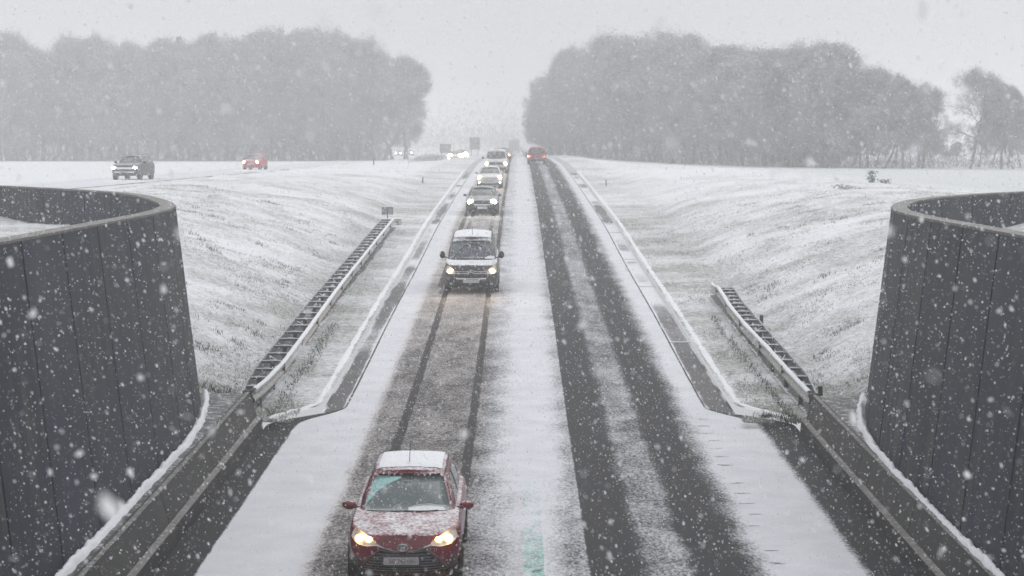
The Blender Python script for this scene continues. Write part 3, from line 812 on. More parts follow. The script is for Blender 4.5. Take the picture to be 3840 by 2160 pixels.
def vehicle(name, label, cat, x, y, sp, rz_=0.0, zoff=0.0, group=None, ground_z=None, detail=2):
    """front bumper at local y = 0, rear at y = L; the front looks towards -y"""
    slope = (rzf(y + 2) - rzf(y - 2)) / 4 if ground_z is None else 0
    t = thing(name, label, cat, (x, y, (rzf(y) if ground_z is None else ground_z) + zoff), rz_, group)
    t.rotation_euler = (math.atan(slope) * (math.cos(rz_)), 0, rz_)
    Lc, H, W = sp['L'], sp['H'], sp['W']
    body = Shell(sp['lv'], sp['zb'], sp['deck'], sp.get('af', .6), sp.get('nf', 2.7), sp.get('ar', .45), sp.get('nr', 3.2), sp.get('crown', .035))
    body.mesh("body", sp['paint'], t)
    gh = Shell(sp['glv'], 0, sp['roof'], sp.get('gaf', .35), sp.get('gnf', 2.4), .3, 2.6, sp.get('rcrown', .03), sp['belt'])
    gh.mesh("cabin", sp.get('cabin', sp['paint']), t)
    ws = sp['ws']    # (top half width, bottom half width, z bottom, z top)
    wt, wb, z0, z1 = ws
    panel(gh, "windshield", [(-wt, z1), (0, z1 + .012), (wt, z1)], [(-wb, z0), (0, z0 - .012), (wb, z0)], sp.get('glass', M_glass), t, .008, 12, 6)
    if detail > 1:
        bd = MB()
        tp = [(-wt - .02, z1 + .02), (0, z1 + .03), (wt + .02, z1 + .02)]
        panel(gh, "windshield_seal", [(-wt - .035, z1 + .03), (0, z1 + .042), (wt + .035, z1 + .03)], [(-wb - .05, z0 - .045), (0, z0 - .055), (wb + .05, z0 - .045)], M_black, t, .002, 12, 6)
    for sg in (-1, 1):
        for (nm, tp, bt) in sp.get('side_windows', []):
            panel(gh, nm, tp, bt, M_side, t, .006, 5, 3, 'side', sg)
    for (nm, tp, bt, mat, off, mir) in sp.get('front', []):
        for sg in ((1, -1) if mir else (1,)):
            panel(body, nm, tp, bt, mat, t, off, 10, 4, 'front', sg)
    for (nm, tp, bt, mat, off) in sp.get('sides', []):
        for sg in (-1, 1): panel(body, nm, tp, bt, mat, t, off, 8, 3, 'side', sg)
    for (lx, lz, lr, mat, en, col) in sp.get('lamps', []):
        for sg in (1, -1):
            yy_ = body.front(lx, lz) - .02
            rr_ = lr if isinstance(lr, tuple) else (lr, lr)
            ellipsoid("headlight", (sg * lx, yy_, lz), (rr_[0], .035, rr_[1]), mat, t, 14, 8)
            if en: lamp_light(t, sg * lx, yy_ - .10, lz, en, tuple(.35 + .65 * c for c in col))
    for wy in sp['axles']:
        for sg in (-1, 1): wheel(t, sg * (W - .115), wy, sp.get('wr', .31))
        for sg in (-1, 1):
            m = MB(); m.lathe([(0, .0), (sp.get('wr', .31) + .055, 0), (sp.get('wr', .31) + .055, .03)], 20, 'x', (sg * (body.side(wy, .4) - .012) if sg > 0 else -(body.side(wy, .4) + .018), wy, sp.get('wr', .31)))
            m.build("wheel_arch", M_black, t)
    mr = sp.get('mirror')
    if mr:
        for sg in (-1, 1):
            ellipsoid("mirror", (sg * mr[0], mr[1], mr[2]), mr[3], sp.get('mirror_mat', M_black), t)
            m = MB(); m.tube([(sg * (mr[0] - mr[3][0] * .6), mr[1] + .02, mr[2] - mr[3][2] * .5), (sg * (mr[4]), mr[1] + .1, mr[2] - mr[3][2] * .9)], .022, 6); m.build("mirror_arm", M_black, t)
    if sp.get('plate'):
        px, pz, pw, ph = sp['plate']; yp = min(body.front(px - pw, pz), body.front(px + pw, pz), body.front(px, pz)) - .03
        m = MB(); m.box(px - pw, px + pw, yp - .012, yp, pz - ph, pz + ph); m.build("number_plate", sp.get('plate_mat', M_plate), t)
        m = MB(); m.box(px - pw - .012, px + pw + .012, yp + .0, yp + .05, pz - ph - .012, pz + ph + .012); m.build("plate_holder", M_black, t)
        if sp.get('plate_text'): text_mesh("plate_text", sp['plate_text'], ph * 1.45, M_ink, t, (px + .015, yp - .014, pz))
    # snow lying on the roof
    if sp.get('roof_snow'):
        x0, ya, yb, th = sp['roof_snow']; V = []; Fq = []; nx, ny = 16, 18
        for j in range(ny + 1):
            for i in range(nx + 1):
                a = i / nx * 2 - 1; v = j / ny; yv = ya + (yb - ya) * v
                ed = min(1, (1 - abs(a)) * 7, v * 9 + .1, (1 - v) * 9 + .1)
                xx = a * x0 * (1 + .015 * float(vnoise(j * .8, 3.3)))
                yv = yv + (.05 * float(vnoise(i * .9, 7.1)) if j in (0,) else 0)
                zc = gh.zt(yv) + gh.crown * (1 - min(1, abs(xx) / max(gh.lev(1)[0], .1)) ** 2) ** .8
                V.append((xx, yv, zc + .004 + th * ed * (1 + .35 * float(fbm(i * .4, j * .4, 3)))))
        for j in range(ny):
            for i in range(nx): a = j * (nx + 1) + i; Fq.append([a, a + 1, a + nx + 2, a + nx + 1])
        mk("roof_snow", V, Fq, M_snow, t, True)
    return t, body, gh

def paint(name, c, cov=.5, r=.28, scale=38, k=3.5): return snowy(name, c, cov, r, .0, scale, k)

# --- 1: maroon hatchback in the foreground
sp = dict(L=3.95, H=1.49, W=.8475, zb=.19,
    lv=[(0, .76, .16, 3.80), (.12, .82, .05, 3.9), (.3, .84, .0, 3.95), (.5, .845, .0, 3.95), (.72, .8475, .03, 3.93), (.9, .835, .075, 3.9), (1, .80, .13, 3.86)],
    deck=[(0, .70), (.15, .735), (.4, .80), (.7, .865), (1.0, .92), (1.35, .935), (2.5, .97), (3.95, 1.0)], af=.62, nf=2.55,
    glv=[(0, .735, .93, 3.86), (.3, .71, 1.15, 3.80), (.6, .655, 1.40, 3.68), (.85, .60, 1.64, 3.52), (1, .555, 1.80, 3.42)],
    belt=[(0, .90), (1.0, .915), (1.6, .93), (4, 1.0)], roof=[(1.0, 1.36), (1.75, 1.40), (2.2, 1.445), (2.8, 1.45), (3.5, 1.41), (4, 1.36)], rcrown=.035,
    ws=(.525, .665, .96, 1.345), paint=paint("maroon paint", (.14, .005, .015), .50, .25, 30, 3.6),
    side_windows=[("side_window", [(1.62, 1.17), (1.95, 1.32), (2.28, 1.35)], [(1.45, 1.0), (1.9, 1.01), (2.28, 1.02)]), ("side_window", [(2.36, 1.35), (2.85, 1.35), (3.25, 1.29)], [(2.36, 1.02), (2.9, 1.05), (3.3, 1.10)])],
    axles=(.78, 3.29), wr=.305, mirror=(.90, 1.28, .985, (.115, .075, .068), .74), mirror_mat=None,
    plate=(-.03, .415, .26, .057), plate_text="SG 745 HH",
    roof_snow=(.50, 1.95, 3.40, .018))
sp['mirror_mat'] = sp['paint']
sp['front'] = [
    ("grille_mouth", [(-.33, .575), (-.16, .545), (0, .54), (.16, .545), (.33, .575)], [(-.66, .22), (0, .20), (.66, .22)], M_grille, .006, False),
    ("lamp_housing", [(.40, .665), (.50, .725), (.62, .795), (.735, .86)], [(.42, .62), (.55, .60), (.70, .62), (.80, .70)], M_lens, .010, True),
    ("chrome_wing", [(.30, .605), (.42, .655)], [(.285, .59), (.42, .625)], M_chrome, .024, True),
    ("grille_brow", [(.05, .545), (.17, .560), (.30, .600)], [(.05, .528), (.17, .533), (.34, .560)], M_greyplastic, .022, True),
    ("bumper_crease", [(.36, .565), (.55, .44), (.68, .24)], [(.335, .56), (.52, .43), (.65, .235)], M_greyplastic, .018, True),
    ("fog_recess", [(.66, .40), (.79, .44)], [(.69, .27), (.80, .29)], M_black, .012, True),
]
z = .50
for k in range(7):
    hw = .36 + (.54 - z) * .92
    sp['front'].append(("grille_slat", [(-hw, z + .012), (0, z), (hw, z + .012)], [(-hw, z - .004), (0, z - .016), (hw, z - .004)], M_greyplastic, .020, False)); z -= .042
sp['lamps'] = [(.645, .705, (.078, .058), M_lamp, 320, (1, .62, .3)), (.515, .70, (.050, .042), M_lamp, 0, None)]
car, bd, gh = vehicle("hatchback", "maroon hatchback nearest the camera with snow on roof and bonnet and headlights lit", "car", -1.69, 29.0, sp)
# emblem: three ovals
m = MB(); ye = bd.front(0, .60) - .018
def oval(mb, cx, cz, rx, rzv, y, tk=.008, n=20):
    mb.tube([(cx + rx * math.cos(2 * math.pi * k / n), y, cz + rzv * math.sin(2 * math.pi * k / n)) for k in range(n + 1)], tk, 5, False)
oval(m, -.01, .60, .078, .053, ye); oval(m, -.01, .60, .027, .048, ye - .002, .006); oval(m, -.01, .622, .05, .022, ye - .004, .006)
m.build("emblem", M_chrome, car, True)
m = MB(); m.lathe([(.0, ye + .006), (.078, ye + .010)], 20, 'y', (-.01, 0, .60)); m.V = [(x, y, .60 + (z_ - .60) * .68) for x, y, z_ in m.V]; m.build("emblem_disc", simple("emblem silver", (.22, .25, .26), .3, .5), car, True)
m = MB(); m.tube([(-.02, 2.15, 1.48), (-.02, 2.42, 1.76)], .006, 5); m.build("antenna", M_black, car)
panel(gh, "frosted_glass", [(-.53, 1.345), (-.34, 1.352), (-.12, 1.354)], [(-.665, .97), (-.64, .99), (-.60, 1.05), (-.48, 1.17), (-.34, 1.26), (-.12, 1.335)], M_frost, car, .014, 14, 5)
panel(gh, "wiper_snow", [(.02, 1.00), (.15, 1.03), (.35, 1.035), (.58, 1.0)], [(.02, .965), (.35, .96), (.60, .955)], M_snow, car, .03, 12, 3, thick=.03)
panel(gh, "wiper_snow", [(-.64, .955), (-.45, .965), (-.25, .96)], [(-.66, .925), (-.45, .92), (-.25, .915)], M_snow, car, .03, 12, 3, thick=.03)
for (xa, xb) in ((-.62, .02), (-.05, .48)):
    m = MB(); m.tube([(xa + (xb - xa) * k / 8, gh.front(xa + (xb - xa) * k / 8, .945 + .012 * k / 8) - .03, .945 + .014 * k / 8) for k in range(9)], .010, 5); m.build("wiper", M_black, car)
panel(bd, "cowl", [(-.60, .0), (.60, .0)], [(-.6, .0), (.6, .0)], M_black, car) if False else None
for sg in (-1, 1):
    m = MB(); m.tube([(sg * .565, 1.85, 1.40), (sg * .575, 2.3, 1.455), (sg * .575, 2.9, 1.455), (sg * .56, 3.4, 1.42)], .010, 5); m.build("roof_seam", M_black, car)
ellipsoid("inner_mirror", (.0, gh.front(0, 1.29) - .012, 1.29), (.07, .01, .022), simple("mirror cover", (.22, .26, .27), .3), car)

# --- 2: black people carrier van
pt = paint("black van paint", (.024, .024, .028), .66, .3, 26, 3.2)
sp = dict(L=4.8, H=1.92, W=.945, zb=.22,
    lv=[(0, .86, .12, 4.7), (.1, .92, .04, 4.78), (.3, .94, .0, 4.8), (.55, .945, .02, 4.8), (.8, .94, .10, 4.78), (1, .905, .20, 4.75)],
    deck=[(0, .93), (.2, .96), (.6, 1.05), (.95, 1.12), (1.4, 1.16), (4.8, 1.2)], af=.55, nf=2.7,
    glv=[(0, .86, .80, 4.75), (.4, .82, 1.12, 4.72), (.75, .76, 1.42, 4.68), (.93, .71, 1.62, 4.62), (1, .66, 1.74, 4.55)],
    belt=[(0, 1.10), (.9, 1.12), (1.5, 1.15), (5, 1.18)], roof=[(.9, 1.78), (1.5, 1.80), (2.3, 1.89), (3.4, 1.91), (4.8, 1.86)], rcrown=.04,
    ws=(.64, .79, 1.17, 1.71), paint=pt, gaf=.4,
    side_windows=[("side_window", [(1.55, 1.50), (1.8, 1.68), (2.35, 1.72)], [(1.35, 1.24), (1.8, 1.24), (2.35, 1.24)]), ("side_window", [(2.5, 1.72), (3.5, 1.72)], [(2.5, 1.24), (3.5, 1.24)]), ("side_window", [(3.65, 1.72), (4.3, 1.70)], [(3.65, 1.24), (4.3, 1.24)])],
    axles=(.92, 3.9), wr=.33, mirror=(1.045, 1.25, 1.27, (.10, .07, .135), .84), plate=(.0, .455, .285, .06), plate_mat=simple("snowed plate", (.5, .5, .5), .8),
    roof_snow=(.60, 1.78, 4.45, .03))
sp['front'] = [
    ("lamp_housing", [(.56, .80), (.70, .92), (.86, .97)], [(.555, .69), (.72, .69), (.895, .74)], M_lens, .010, True),
    ("grille_band", [(-.53, .66), (0, .65), (.53, .66)], [(-.52, .575), (0, .565), (.52, .575)], M_black, .008, False),
    ("chrome_bar", [(-.54, .795), (-.12, .785), (0, .85), (.12, .785), (.54, .795)], [(-.54, .775), (-.12, .765), (0, .825), (.12, .765), (.54, .775)], M_chrome, .022, False),
    ("chrome_bar", [(-.54, .735), (-.12, .725), (0, .785), (.12, .725), (.54, .735)], [(-.54, .712), (-.12, .70), (0, .755), (.12, .70), (.54, .712)], M_chrome, .024, False),
    ("bumper_snow", [(-.56, .565), (0, .555), (.56, .565)], [(-.50, .52), (0, .515), (.50, .52)], M_snow, .030, False),
    ("lower_intake", [(-.42, .385), (0, .38), (.42, .385)], [(-.38, .28), (0, .275), (.38, .28)], M_black, .008, False),
    ("lower_lip", [(-.5, .262), (0, .255), (.5, .262)], [(-.48, .245), (0, .238), (.48, .245)], M_greyplastic, .022, False),
    ("fog_lamp", [(.66, .40), (.76, .40)], [(.66, .31), (.76, .31)], M_lens, .014, True),
]
sp['lamps'] = [(.72, .79, (.115, .075), M_lamp, 700, (1, .60, .28))]
van, bd, gh = vehicle("people_carrier", "black people carrier with snowy roof and warm headlights, second vehicle in the left lane", "van", -1.63, 69.2, sp)
m = MB(); m.tube([(0, 1.95, 1.90), (0, 2.02, 2.22)], .008, 5); m.build("antenna", M_black, van)
panel(gh, "wiped_glass", [(-.60, 1.22), (-.48, 1.40), (-.28, 1.58), (-.05, 1.66), (.2, 1.64), (.5, 1.50), (.62, 1.30)], [(-.66, 1.19), (0, 1.18), (.66, 1.19)], M_wiped, van, .014, 16, 5)
for (xa, xb, zt_) in ((-.35, -.42, 1.3), (.12, .0, 1.63)):
    m = MB(); m.tube([(xa + (xb - xa) * k / 6, gh.front(xa + (xb - xa) * k / 6, 1.18 + (zt_ - 1.18) * k / 6) - .03, 1.18 + (zt_ - 1.18) * k / 6) for k in range(7)], .009, 5); m.build("wiper", M_black, van)
panel(gh, "wiper_snow", [(.48, 1.21), (.62, 1.27), (.80, 1.24)], [(.45, 1.17), (.62, 1.16), (.82, 1.16)], M_snow, van, .04, 8, 3, thick=.04)
for sg in (-1, 1):
    m = MB(); m.tube([(sg * .69, 1.75, 1.80), (sg * .70, 2.5, 1.90), (sg * .69, 4.4, 1.88)], .014, 5); m.build("roof_rail", M_black, van)

# --- 3: dark grey hatchback
def compact(paintm, glass=M_glass_far, W=.885, H=1.46, L=4.3):
    k = H / 1.46
    return dict(L=L, H=H, W=W, zb=.2,
        lv=[(0, W - .07, .14, L - .1), (.15, W - .02, .03, L), (.4, W, .0, L), (.7, W, .03, L - .02), (1, W - .04, .14, L - .08)],
        deck=[(0, .72 * k), (.2, .77 * k), (.6, .87 * k), (1.05, .96 * k), (1.5, .98 * k), (L, 1.03 * k)], af=.6, nf=2.6,
        glv=[(0, W - .10, 1.0, L - .12), (.4, W - .14, 1.30, L - .25), (.75, W - .22, 1.62, L - .42), (1, W - .31, 1.92, L - .6)],
        belt=[(0, .94 * k), (1.1, .955 * k), (L, 1.02 * k)], roof=[(1.1, 1.36 * k), (1.85, 1.39 * k), (2.5, 1.43 * k), (L - .5, 1.39 * k)], rcrown=.035,
        ws=(W - .33, W - .17, .985 * k, 1.355 * k), paint=paintm, glass=glass,
        side_windows=[("side_window", [(1.75, 1.16 * k), (2.05, 1.31 * k), (2.5, 1.34 * k)], [(1.55, 1.02 * k), (2.0, 1.03 * k), (2.5, 1.04 * k)]), ("side_window", [(2.6, 1.34 * k), (3.3, 1.3 * k)], [(2.6, 1.04 * k), (3.4, 1.10 * k)])],
        axles=(.85, L - .75), wr=.315, mirror=(W + .07, 1.42, 1.02 * k, (.10, .07, .065), W - .12), plate=(0, .40, .26, .055))
sp = compact(paint("dark green grey paint", (.035, .042, .040), .42, .3, 26, 3.0), M_glass_far)
sp['front'] = [
    ("lamp_housing", [(.42, .74), (.6, .80), (.80, .86)], [(.45, .66), (.62, .64), (.84, .70)], M_lens, .01, True),
    ("bumper_snow", [(-.45, .60), (0, .595), (.45, .60)], [(-.42, .53), (0, .525), (.42, .53)], snowy("dusted bumper", (.2, .21, .21), .75, .5, 0, 30, 4, False), .02, False),
    ("upper_grille", [(.10, .70), (.40, .70)], [(.10, .66), (.40, .65)], M_black, .012, True),
    ("lower_grille", [(.08, .51), (.45, .50)], [(.30, .44), (.42, .43)], M_black, .012, True),
    ("lower_intake", [(-.6, .32), (.6, .32)], [(-.6, .24), (.6, .24)], M_black, .012, False)]
sp['plate'] = (.02, .41, .27, .07); sp['plate_mat'] = simple("white snowed plate", (.68, .69, .68), .8)
sp['lamps'] = [(.62, .72, (.17, .13), M_lampw, 600, (1, 1, .85))]  # lamp shape larger than a real lens, its size imitates glare
car, bd, gh = vehicle("hatchback", "dark grey-green hatchback with bright cool white headlights behind the black people carrier", "car", -1.95, 107.9, sp)
m = MB(); ye = bd.front(0, .70) - .02
pts = [(0, .63), (-.055, .705), (0, .78), (.055, .705)]
m.tube([(x, ye, z_) for x, z_ in pts + pts[:1]], .012, 4); m.build("emblem", M_chrome, car)

# --- 4: white hatchback
sp = compact(paint("white paint", (.62, .62, .62), .35, .3), M_glass_far, .88, 1.45, 4.3)
sp['front'] = [
    ("upper_grille", [(-.50, .70), (.50, .70)], [(-.48, .61), (.48, .61)], snowy("greyed grille", (.16, .16, .16), .5, .5, 0, 30, 4, False), .012, False),
    ("lamp_housing", [(.54, .74), (.7, .80), (.82, .83)], [(.54, .65), (.7, .65), (.84, .69)], M_lens, .01, True),
    ("lower_intake", [(-.72, .34), (0, .31), (.72, .34)], [(-.72, .24), (0, .23), (.72, .24)], M_black, .012, False)]
sp['lamps'] = [(.69, .72, (.16, .15), M_lamp, 800, (1, .68, .36)), (.72, .40, (.055, .06), M_fog, 0, None)]  # main lamp enlarged so its shape takes in the glow around it
sp['plate'] = (0, .50, .26, .05); sp['plate_mat'] = simple("pale plate", (.6, .6, .6), .8)
sp['mirror_mat'] = simple("white mirror cap", (.4, .4, .4), .5); sp['roof_snow'] = (.5, 2.0, 3.6, .02)
car, bd, gh = vehicle("hatchback", "white hatchback with warm headlights and small white fog lights between dark hatchback and white van", "car", -1.98, 139.3, sp)
text_mesh("grille_lettering", "ATS", .11, M_black, car, (-.24, bd.front(-.3, .655) - .03, .655), .004)

# --- 5: white passenger van
sp = dict(L=4.9, H=1.95, W=.95, zb=.25,
    lv=[(0, .88, .1, 4.8), (.15, .94, .02, 4.9), (.45, .95, .0, 4.9), (.8, .945, .06, 4.88), (1, .91, .16, 4.85)],
    deck=[(0, 1.0), (.3, 1.04), (.9, 1.20), (1.4, 1.25), (4.9, 1.27)], af=.5, nf=2.8,
    glv=[(0, .88, .78, 4.85), (.5, .84, 1.05, 4.82), (.85, .78, 1.30, 4.75), (1, .70, 1.48, 4.6)],
    belt=[(0, 1.18), (.9, 1.2), (5, 1.24)], roof=[(.9, 1.86), (1.6, 1.90), (4.8, 1.90)], rcrown=.04,
    ws=(.70, .80, 1.25, 1.79), paint=paint("white van paint", (.62, .62, .63), .4, .3), glass=M_glass_far, gaf=.35,
    side_windows=[("side_window", [(1.5, 1.70), (2.3, 1.76)], [(1.3, 1.32), (2.3, 1.32)]), ("side_window", [(2.5, 1.76), (4.3, 1.74)], [(2.5, 1.32), (4.3, 1.32)])],
    axles=(.95, 3.95), wr=.33, mirror=(1.12, 1.1, 1.28, (.10, .07, .11), .85), plate=(0, .52, .26, .055), roof_snow=(.6, 1.6, 4.5, .02))
sp['front'] = [
    ("grille", [(-.58, .92), (.58, .92)], [(-.56, .72), (.56, .72)], snowy("dark van grille", (.04, .04, .045), .25, .5, 0, 30, 4, False), .012, False),
    ("lamp_housing", [(.60, .93), (.88, .93)], [(.60, .72), (.90, .74)], M_lens, .01, True),
    ("lower_bumper", [(-.86, .50), (0, .48), (.86, .50)], [(-.84, .26), (0, .25), (.84, .26)], simple("dark grey bumper", (.05, .05, .055), .6), .012, False)]
sp['lamps'] = [(.76, .80, (.16, .15), M_lamp, 700, (1, .66, .34))]  # oversized lamp shape, the surrounding glare is built into it
car, bd, gh = vehicle("passenger_van", "white passenger van with black mirrors and lit headlights behind the white hatchback", "van", -1.84, 167.6, sp)
m = MB(); oval(m, 0, .82, .10, .10, bd.front(0, .82) - .03, .016); oval(m, 0, .82, .01, .085, bd.front(0, .82) - .03, .012); m.build("emblem", M_chrome, car)
m = MB(); m.box(-.2, .2, 2.4, 2.6, 1.95, 2.02); m.build("roof_hatch", simple("roof hatch", (.35, .33, .30), .6), car)

# --- 6: car hidden behind the white van
sp = compact(paint("brown grey paint", (.16, .13, .11), .4), M_glass_far, .88, 1.5, 4.3); sp['lamps'] = [(.66, .70, (.10, .10), M_lamp, 0, None)]
vehicle("distant_car", "car mostly hidden behind the white passenger van, one headlight glowing past it", "car", -1.62, 215, sp, detail=1)

# --- 7: red van driving away
pr = paint("faded red paint", (.30, .02, .035), .45, .35, 22, 3.0)
sp = dict(L=4.2, H=1.72, W=.88, zb=.28,
    lv=[(0, .84, .04, 4.1), (.15, .87, .0, 4.2), (.5, .88, .0, 4.2), (1, .87, .03, 4.1)],
    deck=[(0, 1.0), (4.2, .95)], af=.22, nf=3.2, glv=[(0, .86, .04, 3.3), (.5, .80, .10, 3.1), (.85, .72, .19, 2.9), (1, .62, .30, 2.7)],
    belt=[(0, .95), (5, .95)], roof=[(0, 1.62), (.6, 1.66), (2.7, 1.62)], rcrown=.04, gaf=.2, gnf=3,
    ws=(.55, .62, 1.08, 1.50), paint=pr, glass=M_glass_far, side_windows=[("side_window", [(.6, 1.45), (2.4, 1.45)], [(.6, 1.08), (2.6, 1.08)])],
    axles=(.75, 3.3), wr=.32, mirror=(1.0, 2.7, 1.05, (.09, .06, .08), .8), plate=(0, .60, .26, .055))
sp['front'] = [("tail_lamp", [(.62, .86), (.86, .86)], [(.64, .68), (.87, .68)], M_tailoff, .012, True),
               ("rear_bumper", [(-.84, .45), (.84, .45)], [(-.84, .30), (.84, .30)], M_black, .02, False)]
sp['lamps'] = []
car, bd, gh = vehicle("red_van", "faded red van driving away in the right lane with red tail lights lit", "van", 1.83, 195.2, sp)
ellipsoid("tail_light", (-.70, bd.front(-.7, .77) - .02, .77), (.11, .03, .075), M_tail, car)
ellipsoid("tail_light", (.74, bd.front(.74, .75) - .02, .75), (.08, .03, .08), M_tail, car)
ellipsoid("indicator", (-.85, bd.front(-.85, .79) - .02, .79), (.045, .04, .11), M_amber, car)

# --- 8: far traffic on the main road
m_t = thing("box_truck", "faint grey box truck fading into the snowfall far down the road", "truck", (-.9, 470, rzf(470)))
m = MB(); m.box(-1.22, 1.22, 1.6, 8.5, .9, 3.1); m.build("cargo_box", simple("truck box", (.32, .29, .29), .6), m_t)
m = MB(); m.box(-1.1, 1.1, 0, 1.55, .5, 2.3); m.build("cab", simple("truck cab", (.25, .24, .24), .6), m_t)
for yy_ in (1, 6.8):
    for sg in (-1, 1): wheel(m_t, sg * 1.05, yy_, .45, .28)
sp = compact(paint("dim grey paint", (.15, .13, .13), .4), M_glass_far, .86, 1.45, 4.2); sp['front'] = []
car, bd, gh = vehicle("distant_car", "distant car driving away, only its two red tail lights showing", "car", .75, 540, sp, detail=1)
for xx in (-.55, .55): ellipsoid("tail_light", (xx, bd.front(xx, .75) - .02, .75), (.16, .04, .13), emit("far tail lamp", (1, .05, .08), 10), car)

# --- 9: grey off-roader on the side road, seen at an angle
FZ = lambda x, y: float(ground(np.array(float(x)), np.array(float(y)))) + .06
sp = dict(L=4.45, H=1.68, W=.92, zb=.28,
    lv=[(0, .86, .1, 4.35), (.15, .91, .02, 4.42), (.45, .92, .0, 4.45), (.8, .92, .03, 4.43), (1, .88, .1, 4.4)],
    deck=[(0, .95), (.3, 1.0), (1.1, 1.10), (1.5, 1.12), (4.45, 1.16)], af=.45, nf=3,
    glv=[(0, .84, 1.15, 4.35), (.4, .79, 1.42, 4.25), (.8, .70, 1.72, 4.1), (1, .62, 1.9, 3.95)],
    belt=[(0, 1.06), (1.2, 1.09), (5, 1.14)], roof=[(1.1, 1.55), (2, 1.60), (3.0, 1.62), (4.4, 1.56)], rcrown=.04,
    ws=(.60, .76, 1.13, 1.53), paint=paint("charcoal paint", (.035, .037, .04), .40, .35, 26, 3), glass=M_glass_far,
    side_windows=[("side_window", [(1.85, 1.35), (2.15, 1.52), (2.6, 1.55)], [(1.65, 1.18), (2.1, 1.18), (2.6, 1.18)]), ("side_window", [(2.7, 1.55), (3.9, 1.5)], [(2.7, 1.18), (4.0, 1.2)])],
    axles=(.85, 3.5), wr=.36, mirror=(1.03, 1.5, 1.18, (.11, .08, .09), .84), plate=(0, .55, .26, .055))
sp['front'] = [("bonnet_edge", [(-.6, .93), (.6, .93)], [(-.6, .885), (.6, .885)], M_black, .01, False),
    ("grille", [(-.60, .86), (.60, .86)], [(-.58, .72), (.58, .72)], snowy("snow packed grille", (.22, .22, .23), .7, .5, 0, 30, 4, False), .014, False),
    ("lamp_housing", [(.60, .90), (.88, .92)], [(.60, .76), (.89, .78)], M_lens, .01, True),
    ("lower_grille", [(-.62, .66), (.62, .66)], [(-.6, .60), (.6, .60)], M_black, .012, False),
    ("bumper_snow", [(-.70, .58), (.70, .58)], [(-.68, .48), (.68, .48)], snowy("dusted bumper bar", (.3, .3, .31), .7, .5, 0, 30, 4, False), .016, False)]
sp['lamps'] = [(.72, .83, (.16, .085), M_lampw, 250, (1, 1, .85))]
car, bd, gh = vehicle("off_roader", "charcoal off-roader with roof rails on the side road at far left, headlights lit", "car", -26.55, 134.3, sp, math.radians(-6), 0, None, FZ(-26.6, 136))
for sg in (-1, 1):
    m = MB(); m.tube([(sg * .64, 1.95, 1.62), (sg * .66, 2.15, 1.70), (sg * .66, 3.6, 1.70), (sg * .64, 3.85, 1.60)], .018, 5); m.build("roof_rail", M_black, car)

# --- 10: small bright red car on the side road
sp = compact(paint("bright red paint", (.42, .02, .04), .38, .3, 22, 3), M_glass_far, .83, 1.50, 3.6)
sp['glv'] = [(0, .74, .85, 3.5), (.4, .71, 1.05, 3.45), (.75, .65, 1.30, 3.35), (1, .58, 1.5, 3.2)]; sp['ws'] = (.56, .68, 1.02, 1.36)
sp['front'] = [("grille", [(-.35, .66), (0, .68), (.35, .66)], [(-.38, .45), (0, .42), (.38, .45)], snowy("snowy dark grille", (.05, .05, .05), .45, .5, 0, 30, 4, False), .012, False),
    ("lamp_housing", [(.50, .78), (.74, .84)], [(.50, .66), (.78, .70)], M_lens, .01, True)]
sp['lamps'] = [(.62, .71, (.15, .14), M_lamp, 700, (1, .66, .34))]
sp['plate'] = (0, .52, .25, .05); sp['plate_mat'] = simple("dull plate", (.5, .5, .5), .8)
vehicle("small_car", "small bright red car with warm headlights on the side road, right of the off-roader", "car", -25.3, 188.2, sp, math.radians(-8), 0, None, FZ(-25.3, 190))

# --- 11..14: far headlights, discs drawn oversized to stand in for lamp glare
sp = compact(paint("cream paint", (.42, .38, .34), .4), M_glass_far, .9, 1.4, 4.3); sp['lamps'] = [(.68, .68, (.36, .34), emit("glaring lamp", (1, .66, .32), 45), 3000, (1, .7, .4))]
sp['front'] = [("lower_bumper", [(-.8, .36), (.8, .36)], [(-.8, .24), (.8, .24)], M_greyplastic, .014, False)]
vehicle("distant_car", "pale distant car with glaring headlights left of the white van, under the square sign", "car", -8.0, 255, sp, 0, 0, None, 4.90, 1)
sp = dict(sp); sp['lamps'] = [(.65, .68, (.38, .36), bpy.data.materials["glaring lamp"], 0, None)]
vehicle("distant_car", "distant car overlapping the glaring one, a single headlight showing right of it", "car", -7.75, 269, sp, 0, 0, None, 5.02, 1)
for (xx, c, s_, lab) in ((-25.8, (.95, 1, .9), 22, "tiny distant car with cool headlights beneath the left wood's overhanging boughs"), (-23.4, (1, .8, .5), 22, "tiny distant car with warmer headlights, right of the cool-lit one beneath the boughs")):
    sp = compact(paint("dim paint", (.2, .2, .2), .4), M_glass_far, .75, 1.3, 4.0); sp['front'] = []; sp['plate'] = None
    sp['lamps'] = [(.46, .62, (.17, .17), emit("far lamp", c, s_), 0, None)]
    vehicle("distant_car", lab, "car", xx, 430, sp, 0, 0, None, FZ(xx, 430) - .0, 1)

